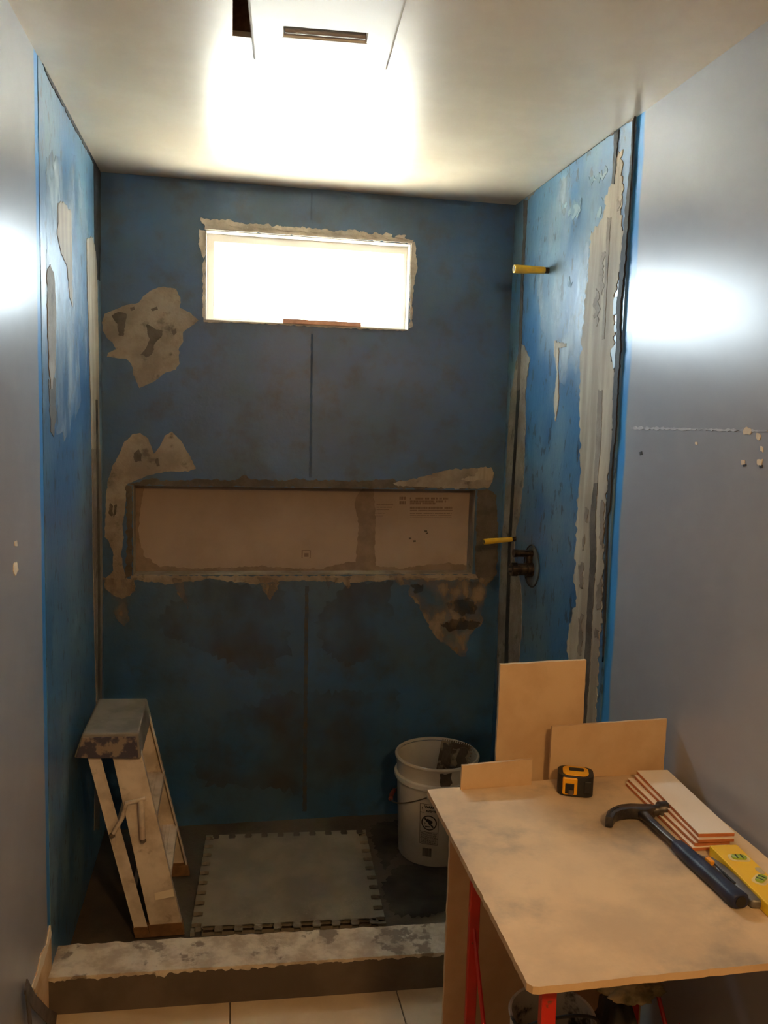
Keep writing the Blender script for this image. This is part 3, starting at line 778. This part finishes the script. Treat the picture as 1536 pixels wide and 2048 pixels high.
# ------------------------------------------------------------------ step ladder leaning on the left wall
lad = thing('step_ladder', 'short worn aluminium step ladder folded and leaning against the left shower wall', 'ladder', (.26, -.5, .0))
YN, YF = -.70, -.345       # near and far side
def slab(mb, b0, b1, t0, t1, ya, yb):
    """leaning flat bar between x-ranges at bottom (z first) and top"""
    (xa, xb, z0), (xc, xd, z1) = b0, t0
    mb.hexa([(xa, ya, z0), (xb, ya, z0), (xb, yb, z0), (xa, yb, z0)], [(xc, ya + t1, z1), (xd, ya + t1, z1), (xd, yb + t1, z1), (xc, yb + t1, z1)])
    return mb
for (ya, sg) in ((YN, 1), (YF, -1)):
    mb = MB()
    wflange = .024 * sg
    a, b = (ya, ya + .004) if sg > 0 else (ya - .004, ya)
    f0, f1 = (ya, ya + .022) if sg > 0 else (ya - .022, ya)
    slab(mb, (.236, .330, .004), 0, (.116, .200, .585), .022 * sg, a, b)         # web
    slab(mb, (.236, .241, .004), 0, (.116, .121, .585), .022 * sg, f0, f1)       # flanges
    slab(mb, (.325, .330, .004), 0, (.195, .200, .585), .022 * sg, f0, f1)
    rail = mb.build('front_rail', m_alu, lad, bevel=.0015, seg=1)
    slab(MB(), (.230, .332, .0), 0, (.222, .324, .040), .002 * sg, f0 - .002, f1 + .002).build('foot', m_rust, rail, bevel=.002, seg=1)
    mb = MB()
    slab(mb, (.190, .229, .004), 0, (.046, .082, .585), .022 * sg, a, b)
    slab(mb, (.190, .194, .004), 0, (.046, .050, .585), .022 * sg, f0, f1)
    leg = mb.build('rear_leg', m_alu, lad, bevel=.0015, seg=1)
    slab(MB(), (.186, .232, .0), 0, (.178, .222, .035), .002 * sg, f0 - .002, f1 + .002).build('foot', m_rust, leg, bevel=.002, seg=1)
for z in (.378, .186):
    k = z / .585
    x0, x1 = .240 - .118 * k, .326 - .128 * k
    mb = MB()
    ofs = .022 * k
    mb.box((x0, YN + .004 + ofs, z - .004), (x1 + .004, YF - .004 - ofs, z))
    mb.box((x1, YN + .004 + ofs, z - .026), (x1 + .004, YF - .004 - ofs, z))
    mb.box((x0, YN + .004 + ofs, z - .026), (x0 + .004, YF - .004 - ofs, z))
    for q in range(5):
        xx = x0 + .012 + q * (x1 - x0 - .02) / 5
        mb.box((xx, YN + .006 + ofs, z), (xx + .004, YF - .006 - ofs, z + .0015))
    mb.build('step', m_alu, lad, bevel=.001, seg=1)
for z in (.30, .10):
    k = z / .585
    MB().box((.194 - .144 * k, YN + .006, z), (.204 - .144 * k, YF - .006, z + .022)).build('rear_crossbar', m_alu, lad)
mb = MB()
mb.hexa([(.014, YN + .006, .572), (.204, YN + .006, .560), (.204, YF - .006, .560), (.014, YF - .006, .572)],
        [(.036, YN + .022, .640), (.196, YN + .022, .636), (.190, YF - .020, .636), (.036, YF - .020, .640)])
cap = mb.build('top_cap', m_cap, lad, bevel=.006, seg=3)
mb = MB()
mb.hexa([(.020, YN + .002, .574), (.196, YN + .002, .564), (.196, YN + .010, .564), (.020, YN + .010, .574)],
        [(.036, YN + .0165, .630), (.190, YN + .0165, .626), (.190, YN + .0245, .626), (.036, YN + .0245, .630)])
mb.build('cap_edge_splatter', m_cap_front, cap, bevel=.002)
for yy in (YN - .004, YF + .004):
    br = MB()
    sgn = -1 if yy < -.5 else 1
    br.tube([(.125, yy, .340), (.150, yy, .385), (.163, yy, .432), (.218, yy, .444)], .0065, 8)
    sp = br.build('spreader', m_alu, lad, smooth=True)
    MB().tube([(.204, yy, .440), (.209, yy, .318)], [.009, .009], 8).build('lock_bar', m_alu, sp, smooth=True)
    for (x, z) in ((.122, .334), (.211, .312)):
        MB().tube([(x, yy, z), (x, yy + sgn * .006, z)], [.009, .006], 12).build('rivet', m_wire, sp, smooth=True)
# small sticker on the near rail
k0 = .150 / .585
st = MB().hexa([(.245, YN - .0008, .118), (.300, YN - .0008, .126), (.300, YN + .001, .126), (.245, YN + .001, .118)], [(.242, YN - .0003 + .006, .140), (.297, YN + .0057, .148), (.297, YN + .008, .148), (.242, YN + .008, .140)])
st.build('sticker', m_chip, lad)

# ------------------------------------------------------------------ foam mat
mat_o = None
def puzzle(side, n, dep):
    """one interlocking side from 0 to side: list of (t, out)"""
    pitch = side / n
    pts = []
    for k in range(n):
        t = k * pitch
        pts += [(t + pitch * .22, 0), (t + pitch * .17, -dep * .5), (t + pitch * .22, -dep), (t + pitch * .58, -dep), (t + pitch * .63, -dep * .5), (t + pitch * .58, 0)]
    return pts
S = .60
prof = puzzle(S, 10, .030)
poly = []
for (ox, oy, dx, dy, nx_, ny_) in ((0, 0, 1, 0, 0, -1), (S, 0, 0, 1, 1, 0), (S, S, -1, 0, 0, 1), (0, S, 0, -1, -1, 0)):
    poly.append((ox, oy))
    for t, o_ in prof:
        poly.append((ox + dx * t + nx_ * o_, oy + dy * t + ny_ * o_))
mat_o = MB().prism([(p[0] - S / 2, p[1] - S / 2) for p in poly], 0, .012).build('foam_mat', m_mat, world=False)
mat_o.location = (.664, -.437, .0045)
mat_o.rotation_euler = (0, 0, R(-3.0))
tag(mat_o, 'square grey interlocking foam mat with toothed edges on the shower floor', 'mat')

# ------------------------------------------------------------------ bucket
BC = Vector((1.212, -.302, .003))
bk = thing('bucket', 'white five gallon plastic bucket standing at the back of the shower floor', 'bucket', BC)
BH, R0, R1 = .37, .131, .149
rad = lambda z: R0 + (R1 - R0) * z / BH
MB().lathe([(.001, .004), (R0 - .006, .004), (R0 - .003, .0), (R0, .004), (rad(.31), .31), (rad(.36), .36), (rad(.36) - .004, .36), (R0 - .004, .012), (.001, .010)], 64).build('body', m_bucket, bk, world=False, smooth=True)
MB().lathe([(R1 - .001, .362), (R1 + .005, .362), (R1 + .006, .368), (R1 + .003, .372), (R1 - .003, .372), (R1 - .004, .364)], 64, closed=True).build('rim', m_bucket, bk, world=False, smooth=True)
MB().lathe([(rad(.285) - .001, .285), (rad(.29) + .008, .287), (rad(.3) + .010, .297), (rad(.3) + .009, .306), (rad(.31), .309)], 64).build('band', m_bucket, bk, world=False, smooth=True)
axis_a = R(-112)
ax = Vector((math.cos(axis_a), math.sin(axis_a), 0))
er = rad(.275) + .006
for s in (1, -1):
    MB().tube([ax * s * (er - .012) + Vector((0, 0, .274)), ax * s * (er + .008) + Vector((0, 0, .274))], [.014, .012], 14).build('handle_ear', m_bucket, bk, world=False, smooth=True)
sd = Vector((-ax.y, ax.x, 0))
if sd.x > 0: sd = -sd
ph = R(27)
dd = sd * math.cos(ph) + Vector((0, 0, -math.sin(ph)))
path = []
for i in range(41):
    t = PI * i / 40
    path.append(Vector((0, 0, .274)) + ax * (math.cos(t) * (er + .006)) + dd * (math.sin(t) * .186))
bail = MB().tube(path, .0022, 8).build('wire_handle', m_wire, bk, world=False, smooth=True)
MB().tube(path[17:24], .0085, 12).build('hand_grip', m_red_plastic, bail, world=False, smooth=True)
# mortar stain inside the rim and a drip outside
def bucket_patch(name, pts, mat, parent, dr=.0006, inner=False, seg_=None):
    """pts: (angle offset in metres along the surface, z) outline wrapped on the bucket wall"""
    mb = MB()
    tri = tessellate_polygon([[Vector((p[0], p[1], 0)) for p in pts]])
    def w(u, z):
        rr = rad(z) + dr
        a = LA + u / .14
        return Vector((rr * math.cos(a), rr * math.sin(a), z))
    mb.add([w(*p) for p in pts], [tuple(t) for t in tri])
    return mb.build(name, mat, parent, world=False)
LA = R(-113)
def ubox(mb, u0, z0, u1, z1, dr=.0007):
    k = max(1, int(abs(u1 - u0) / .006))
    for i in range(k):
        a0 = LA + (u0 + (u1 - u0) * i / k) / .14
        a1 = LA + (u0 + (u1 - u0) * (i + 1) / k) / .14
        mb.add([((rad(z) + dr) * math.cos(a), (rad(z) + dr) * math.sin(a), z) for a, z in ((a0, z0), (a1, z0), (a1, z1), (a0, z1))], [(0, 1, 2, 3)])
lab = MB()
LW_, LZ0, LZ1 = .034, .086, .238
t_ = .0016
for q in ((-LW_, LZ0, LW_, LZ0 + t_), (-LW_, LZ1 - t_, LW_, LZ1), (-LW_, LZ0, -LW_ + t_, LZ1), (LW_ - t_, LZ0, LW_, LZ1), (-LW_, .132, LW_, .132 + t_), (-LW_, .108, LW_, .108 + t_), (-LW_, .204, -LW_ + .016, .204 + t_), (-LW_ + .015, .204, -LW_ + .016, LZ1)):
    ubox(lab, *q)
cz = .168
for k in range(28):                                       # the ring
    a0, a1 = 2 * PI * k / 28, 2 * PI * (k + 1) / 28
    vs_ = []
    for (rr, a) in ((.024, a0), (.028, a0), (.028, a1), (.024, a1)):
        u, z = rr * math.cos(a), cz + rr * math.sin(a)
        th = LA + u / .14
        vs_.append(((rad(z) + .0007) * math.cos(th), (rad(z) + .0007) * math.sin(th), z))
    lab.add(vs_, [(0, 1, 2, 3)])
label = lab.build('warning_label', m_black, bk, world=False)
bucket_patch('prohibition_slash', [(-.018, cz + .014), (-.014, cz + .018), (.018, cz - .014), (.014, cz - .018)], m_black, label)
bucket_patch('falling_child_pictogram', [(-.010, cz + .013), (-.004, cz + .016), (.004, cz + .011), (.012, cz + .008), (.013, cz + .002), (.008, cz - .004), (.004, cz - .010), (.000, cz - .006), (-.003, cz + .001), (-.012, cz + .006)], m_black, label)
mb = MB()
for q in ((-.014, cz - .016, .004, cz - .0125), (-.017, cz - .010, -.0155, cz + .002), (-.0155, cz - .003, -.010, cz - .0015)):
    ubox(mb, *q)
mb.build('bucket_pictogram', m_black, label, world=False)
def wrap_text(name, s, size, u, z, parent, bold=.0):
    cu = bpy.data.curves.new(name, 'FONT')
    cu.body = s; cu.size = size; cu.offset = bold
    ob = bpy.data.objects.new('tmp', cu)
    C.objects.link(ob)
    dg = bpy.context.evaluated_depsgraph_get()
    me = bpy.data.meshes.new_from_object(ob.evaluated_get(dg))
    me.name = name
    bpy.data.objects.remove(ob)
    for v in me.vertices:
        uu, zz = u + v.co.x, z + v.co.y
        a = LA + uu / .14
        v.co = ((rad(zz) + .0008) * math.cos(a), (rad(zz) + .0008) * math.sin(a), zz)
    o = bpy.data.objects.new(name, me)
    me.materials.clear(); me.materials.append(m_black)
    C.objects.link(o)
    o.parent = parent
wrap_text('warning_lettering', 'WARNING', .0125, -.017, .2235, label, .0006)
wrap_text('warning_lettering', 'AVERTEN', .0105, -.012, .2085, label, .0004)
wrap_text('caution_mark', '!', .014, -.0275, .216, label, .0004)
mb = MB()
for z in (.1275, .1235, .1195, .1155, .1118, .1035, .1000, .0965, .0930, .0898):
    u = -.029
    while u < .028:
        w_ = random.uniform(.003, .009)
        ubox(mb, u, z, min(u + w_, .029), z + .0017)
        u += w_ + .0013
mb.build('small_print', m_black, label, world=False)
mb = MB()
u = -.022
while u < .012:
    w_ = random.choice((.0007, .0011, .0018))
    ubox(mb, u, .040, u + w_, .072)
    u += w_ + random.choice((.0006, .0009))
mb.build('barcode', m_black, label, world=False)
LA = R(-93)
bucket_patch('mortar_drip', [(p.x, p.y) for p in wobble([(-.018, .355), (.022, .358), (.024, .32), (.012, .30), (.008, .25), (-.002, .235), (-.010, .28), (-.016, .32)], .005, .004, 60, 4)], m_mortar_dark, bk, dr=.0025)

# notched trowel standing in the bucket
tw = thing('notched_trowel', 'mortar-caked notched steel trowel standing in the white bucket', 'trowel', BC + Vector((.012, -.012, .012)), (R(-6), R(8), R(-14)))
pts = [(-.055, .12)]
pts += [(-.055, .12)]
for k in range(13):
    x = -.052 + k * .0083
    pts += [(x, .392), (x, .400), (x + .0045, .400), (x + .0045, .392)]
z = .392
pts2 = []
for k in range(22):
    z = .392 - k * .0115
    pts2 += [(.055, z), (.062, z - .001), (.062, z - .006), (.055, z - .0065)]
poly = [(-.055, .125)] + [(-.055, .390)] + pts[2:] + pts2 + [(.055, .125)]
MTW = Matrix.Rotation(PI / 2, 4, 'X')
MB().prism(poly, -.0008, .0008, MTW).build('blade', m_steel, tw, world=False)
MB().box((-.008, -.006, .15), (.008, -.0008, .37)).build('mounting_bar', m_steel, tw, world=False, bevel=.001)
MB().tube([(0, -.035, .165), (0, -.038, .24), (0, -.035, .315)], [.013, .016, .013], 14).build('handle', m_steel_dark, tw, world=False, smooth=True)
for z in (.18, .305):
    MB().box((-.004, -.034, z - .005), (.004, -.004, z + .005)).build('handle_post', m_steel, tw, world=False)
for (x0, x1, z0, z1) in ((-.045, -.012, .30, .385), (.012, .046, .255, .38), (-.048, -.010, .23, .285)):
    pl_ = wobble([(x0, z0), (x1, z0), (x1, z1), (x0, z1)], .006, .009, 50, x0 * 100)
    MB().prism(pl_, .0008, .004, MTW).build('mortar_clump', m_mortar_dark, tw, world=False)

# ------------------------------------------------------------------ the work table: board on two sawhorses
TZ = .737
TX0, TX1, TY0, TY1 = .905, 1.513, -2.048, -1.332
mb = MB()
poly = [(TX0, TY0 + .012), (TX0 + .006, TY0 + .003), (TX0 + .016, TY0), (TX1, TY0 + .002), (TX1, TY1), (TX0 + .004, TY1 - .036)]
poly = wobble(poly, .01, .0018, 40, 2.2)
mb.prism(poly, TZ - .0125, TZ)
tb = mb.build('table_board', m_table, base=((TX0 + TX1) / 2, (TY0 + TY1) / 2, TZ - .0125))
tag(tb, 'dusty fibre cement board lying flat as a work table against the right wall', 'work table')
tb.data.materials.append(m_board)
for f in tb.data.polygons:
    if abs(f.normal.z) < .5: f.material_index = 1

def sawhorse(label, xc, y0, y1, rz=0):
    """beam along the wall, a pair of splayed legs at each end"""
    t = thing('sawhorse', label, 'sawhorse', (xc, (y0 + y1) / 2, 0), group='red sawhorses under the work table')
    zt = TZ - .0128
    MB().box((xc - .016, y0 - .02, zt - .045), (xc + .016, y1, zt)).build('top_beam', m_red, t, bevel=.003)
    for y in (y0 - .03, y1 - .014):
        for (ot, ob) in ((-.026, -.024),):
            xb, xt = xc + ob, xc + ot
            MB().hexa([(xb - .012, y - .010, 0), (xb + .012, y - .010, 0), (xb + .012, y + .010, 0), (xb - .012, y + .010, 0)],
                      [(xt - .012, y - .010, zt - .002), (xt + .012, y - .010, zt - .002), (xt + .012, y + .010, zt - .002), (xt - .012, y + .010, zt - .002)]).build('leg', m_red, t, bevel=.002)
        MB().box((xc - .09, y - .012, 0), (xc + .05, y + .012, .018)).build('foot_bar', m_red, t, bevel=.002)
    for ya, yb in ((y1 - .02, (y0 + y1) / 2 + .10), (y0 + .02, (y0 + y1) / 2 - .10)):
        MB().tube([(xc - .026, ya, .42), (xc - .010, yb, .16)], .005, 8).build('brace', m_red, t)
    t.rotation_euler = (0, 0, R(rz))
    return t
sawhorse('red metal sawhorse under the left side of the work table', 1.016, -1.97, -1.40, -6)
sawhorse('red metal sawhorse under the table next to the right wall', 1.445, -2.03, -1.42)

# tall sheet standing under the back of the table, and the boards above it
def board(name, label, x0, x1, y, z0, z1, t, rot=(0, 0, 0), tilt=(0, 0), mat=None, amp=.0015):
    """upright board: outline in XZ; tilt lifts the right end of bottom and top"""
    w, h = x1 - x0, z1 - z0
    pl_ = wobble([(-w / 2, 0), (w / 2, tilt[0]), (w / 2 + .0, h + tilt[1]), (-w / 2, h)], .012, amp, 30, x0 * 10)
    o = MB().prism(pl_, -t / 2, t / 2, Matrix.Rotation(PI / 2, 4, 'X')).build(name, mat or m_board, world=False)
    o.location = ((x0 + x1) / 2, y, z0)
    o.rotation_euler = rot
    return tag(o, label, 'board')
board('cement_board_sheet', 'tan cement board sheet standing upright under the table behind the red legs', .982, 1.508, -1.3125, .0005, .70, .012)
board('cement_board_offcut', 'tallest tan board offcut standing upright behind the work table', 1.094, 1.312, -1.296, .0005, 1.008, .010, tilt=(0, .006))
board('cement_board_offcut', 'wide tan board offcut standing on the table back edge against the right wall', 1.212, 1.508, -1.346, TZ + .0003, .868, .007, tilt=(0, .008))
board('cement_board_offcut', 'small low tan board offcut standing at the left back corner of the table', .985, 1.158, -1.372, TZ + .0003, .795, .007, rot=(0, 0, R(2)), tilt=(0, .005))

# ------------------------------------------------------------------ tape measure
tp = thing('tape_measure', 'yellow and black tape measure lying on the table before the board offcuts', 'tape measure', (1.247, -1.418, TZ), (0, 0, R(-20)))
def rounded(w, d, r, n=6):
    out = []
    for (cx, cy, a0) in ((w / 2 - r, d / 2 - r, 0), (-w / 2 + r, d / 2 - r, 90), (-w / 2 + r, -d / 2 + r, 180), (w / 2 - r, -d / 2 + r, 270)):
        for i in range(n + 1):
            a = R(a0 + 90 * i / n)
            out.append((cx + r * math.cos(a), cy + r * math.sin(a)))
    return out
MB().prism(rounded(.080, .062, .020), .001, .048).build('case', m_black_rub, tp, world=False, smooth=True, bevel=.006, seg=3)
MB().prism(rounded(.058, .050, .016), .030, .0505).build('top_shell', m_tape_y, tp, world=False, smooth=True, bevel=.004, seg=2)
MB().box((-.030, -.0325, .004), (.004, -.024, .046)).build('front_shell', m_tape_y, tp, world=False, bevel=.004)
MB().box((-.024, -.0345, .008), (-.004, -.0305, .032)).build('tape_mouth', m_black_rub, tp, world=False, bevel=.001)
MB().prism(rounded(.034, .018, .004), .0505, .0512, Matrix.Translation((.002, .006, 0))).build('top_label', m_black, tp, world=False)
MB().box((-.016, -.037, .006), (-.006, -.0345, .018)).build('end_hook', m_wire, tp, world=False)
MB().box((.018, -.034, .012), (.034, -.030, .040)).build('thumb_lock', m_black_rub, tp, world=False, bevel=.002)

# ------------------------------------------------------------------ hammer
hm = thing('claw_hammer', 'claw hammer with steel shank and navy rubber grip lying on the work table', 'hammer', (1.333, -1.562, TZ), (0, 0, R(1.5)))
claw = [(.016, .014), (-.010, .020), (-.034, .019), (-.056, .010), (-.078, -.006), (-.094, -.029), (-.081, -.036), (-.064, -.015), (-.044, -.005), (-.022, -.004), (-.008, -.008), (.004, -.016), (.018, -.012), (.028, -.009), (.034, -.008), (.034, .010), (.026, .012)]
head = MB().prism(claw, .004, .026).build('head', m_steel_dark, hm, world=False, bevel=.003, smooth=True)
MB().tube([(.030, .001, .015), (.044, .001, .016), (.048, .001, .017), (.072, .001, .017), (.075, .001, .017)], [.011, .0115, .0165, .0170, .0155], 18).build('striking_face', m_steel_dark, head, world=False, smooth=True)
MB().prism([(-.087, -.028), (-.075, -.010), (-.058, .004), (-.046, .008), (-.045, .006), (-.056, .001), (-.072, -.013), (-.084, -.031)], .024, .0268).build('claw_split', m_black_rub, head, world=False)
sh = MB()
secs = [(.004, -.006, .012, .010), (.003, -.045, .0095, .008), (.0025, -.09, .0085, .0075), (.003, -.135, .0085, .0075), (.0035, -.16, .009, .008)]
def sweep(secs, zc, n=14):
    mb = MB()
    for (x, y, rx, rz) in secs:
        for k in range(n):
            a = 2 * PI * k / n
            ca, sa = math.cos(a), math.sin(a)
            mb.v.append(Vector((x + rx * math.copysign(abs(ca) ** .7, ca), y, zc + rz * math.copysign(abs(sa) ** .7, sa))))
    for i in range(len(secs) - 1):
        for k in range(n):
            k2 = (k + 1) % n
            mb.f.append((i * n + k, i * n + k2, (i + 1) * n + k2, (i + 1) * n + k))
    mb.f.append(tuple(reversed(range(n))))
    mb.f.append(tuple((len(secs) - 1) * n + k for k in range(n)))
    return mb
sweep(secs, .015).build('shank', m_steel_dark, hm, world=False, smooth=True)
grip = sweep([(.0035, -.140, .010, .009), (.0035, -.146, .0135, .0115), (.0035, -.19, .0150, .0130), (.004, -.24, .0150, .0130), (.005, -.29, .0155, .0135), (.006, -.325, .0175, .0145), (.007, -.340, .0180, .0145), (.007, -.344, .0150, .0120)], .0148, 18).build('grip', m_grip, hm, world=False, smooth=True)
MB().tube([(.007, -.3435, .0148), (.007, -.3452, .0148)], .0105, 16).build('butt_plate', m_black_rub, grip, world=False)

# ------------------------------------------------------------------ utility knife beside the grip
uk = thing('utility_knife', 'grey metal utility knife with orange slider between hammer grip and yellow level', 'knife', (1.378, -1.832, TZ), (0, 0, R(1)))
prof = [(-.010, -.075), (.010, -.080), (.014, -.06), (.016, -.01), (.015, .04), (.009, .072), (.000, .082), (-.008, .078), (-.010, .05), (-.007, .01), (-.009, -.04)]
MB().prism(prof, .001, .017).build('body', m_grey_knife, uk, world=False, bevel=.004, smooth=True)
MB().box((-.014, .046, .010), (-.004, .066, .023)).build('slider', m_orange, uk, world=False, bevel=.002)
MB().prism([(-.004, .078), (.006, .080), (-.006, .100)], .0085, .0095).build('blade', m_wire, uk, world=False)
MB().prism([(-.0095, -.02), (-.006, .05), (-.003, .05), (-.004, -.02)], .0165, .0178).build('slider_track', m_black_rub, uk, world=False)

# ------------------------------------------------------------------ spirit level
lv = thing('spirit_level', 'yellow spirit level with green vials lying on the table by the white tiles', 'spirit level', (1.427, -1.728, TZ), (0, 0, R(-4)))
MB().box((-.029, -.305, 0), (.029, 0, .022)).build('body', m_yellow, lv, world=False, bevel=.002)
def vial(y, rz_):
    mt_ = Matrix.Translation((.004, y, 0)) @ Matrix.Rotation(R(rz_), 4, 'Z')
    s_ = MB().prism(rounded(.040, .026, .010), .0218, .0230, mt_).build('vial_window', m_vial_rim, lv, world=False)
    MB().prism(rounded(.028, .015, .0065), .0228, .0262, mt_).build('vial', m_vial, s_, world=False, smooth=True, bevel=.002)
    MB().prism([(-.0012, -.0075), (.0012, -.0075), (.0012, .0075), (-.0012, .0075)], .0262, .0265, mt_ @ Matrix.Translation((.005, 0, 0))).build('vial_line', m_black, s_, world=False)
    MB().prism([(-.0012, -.0075), (.0012, -.0075), (.0012, .0075), (-.0012, .0075)], .0262, .0265, mt_ @ Matrix.Translation((-.005, 0, 0))).build('vial_line', m_black, s_, world=False)
vial(-.052, -8)
vial(-.128, 40)
vial(-.235, 0)
for y in (-.098, -.148):
    MB().prism(rounded(.012, .022, .005), .0218, .0226, Matrix.Translation((.020, y, 0))).build('grey_marking', M('grey_print', (186, 172, 140), rough=.5), lv, world=False)

# ------------------------------------------------------------------ stack of white tiles
zt = TZ
for k, (dx, dy, rz_, lab_) in enumerate(((-.010, -.004, 1.5, 'bottom white glazed tile of the stack on the work table'),
                                         (-.004, -.001, 1.2, 'second white glazed tile from the bottom of the table stack'),
                                         (.006, -.006, 3.2, 'third white glazed tile from the bottom of the table stack'),
                                         (.012, .000, 4.0, 'topmost white glazed tile of the stack on the work table'))):
    t = thing('wall_tile', lab_, 'tile', (1.426 + dx, -1.552 + dy, zt + .0003), (0, 0, R(-rz_)), group='white tiles stacked on the table')
    MB().box((-.0385, -.152, 0), (.0385, .152, .0068)).build('clay_body', m_clay, t, world=False, bevel=.0008, seg=1)
    MB().box((-.0385, -.152, .0068), (.0385, .152, .0082)).build('glaze', m_tile_white, t, world=False, bevel=.0006, seg=2)
    zt += .0085

# ------------------------------------------------------------------ clutter under the table
pc = Vector((1.135, -1.615, 0))
pb = thing('mixing_pail', 'mortar-stained pail with black handle on the floor under the work table', 'pail', pc)
PH, PR = .34, .088
MB().lathe([(.001, .004), (PR * .86, 0), (PR, PH), (PR + .004, PH + .003), (PR + .002, PH + .006), (PR - .003, PH + .004), (PR * .84, .01), (.001, .01)], 40).build('body', m_pail, pb, world=False, smooth=True)
path = [Vector((math.cos(t) * (PR + .004), -.02 - math.sin(t) * .05, PH - .02 + math.sin(t) * .07)) for t in [PI * i / 20 for i in range(21)]]
MB().tube(path, .0035, 8).build('handle', m_black_rub, pb, world=False, smooth=True)
MB().lathe([(PR * .93, PH * .72), (.001, PH * .72)], 32).build('contents', m_mortar_dark, pb, world=False)

def crumple(name, label, cat, loc, size, mat, seed, sub=4, amp=.35):
    bm = bmesh.new()
    bmesh.ops.create_icosphere(bm, subdivisions=sub, radius=1)
    for v in bm.verts:
        n = v.co.normalized()
        d = 1 + amp * noise.noise(n * 1.6 + Vector((seed, 0, 0))) + amp * .7 * abs(noise.noise(n * 3.7 + Vector((0, seed, 0)))) + amp * .35 * noise.noise(n * 8 + Vector((0, 0, seed)))
        p = Vector((n.x * size[0], n.y * size[1], n.z * size[2])) * d
        p.z = max(p.z + size[2] * .9, 0)
        v.co = p
    for f in bm.faces: f.smooth = True
    me = bpy.data.meshes.new(name)
    bm.to_mesh(me); bm.free()
    me.materials.append(mat)
    o = bpy.data.objects.new(name, me)
    C.objects.link(o)
    o.location = loc
    return tag(o, label, cat)
crumple('work_bag', 'dark dusty crumpled work bag under the table beside the stained pail', 'bag', (1.30, -1.57, .0), (.06, .075, .17), m_bag, 3.1)
crumple('work_glove', 'crumpled pale dirty work gloves lying on top of the dark bag', 'gloves', (1.30, -1.64, .385), (.05, .035, .022), m_glove, 8.2, amp=.6)
crumple('red_rag', 'dark red rag heaped against the right wall under the table', 'rag', (1.375, -1.70, .0), (.03, .04, .17), m_redcloth, 5.5)

# bent strip of loose trim at the foot of the left wall
a = [at(50, 1972, 0, .012), at(66, 2003, 0, .016), at(92, 2030, 0, .02)]
a[2].z = max(a[2].z, .01)
b0 = a[2] + (a[2] - a[1]) * .8
b0.z = .012
st = thing('loose_trim', 'bent dark strip of loose trim at the foot of the left wall by the curb', 'trim strip', (a[2].x, a[2].y, 0))
def ribbon(mb, path, w, t=.003):
    for i in range(len(path) - 1):
        p, q = Vector(path[i]), Vector(path[i + 1])
        n = Vector((1, 0, 0))
        s_ = (q - p).normalized().cross(n).normalized() * (w / 2)
        mb.hexa([p - s_, p + s_, p + s_ + n * t, p - s_ + n * t], [q - s_, q + s_, q + s_ + n * t, q - s_ + n * t])
    return mb
ribbon(MB(), a + [b0], .030).build('long_strip', m_trim_dark, st)
e = at(57, 2048, 0, .012)
ribbon(MB(), [a[0] + Vector((.002, 0, 0)), e + Vector((.002, 0, 0)), Vector((e.x + .002, e.y + .01, .004))], .024).build('short_strip', m_trim_dark, st)
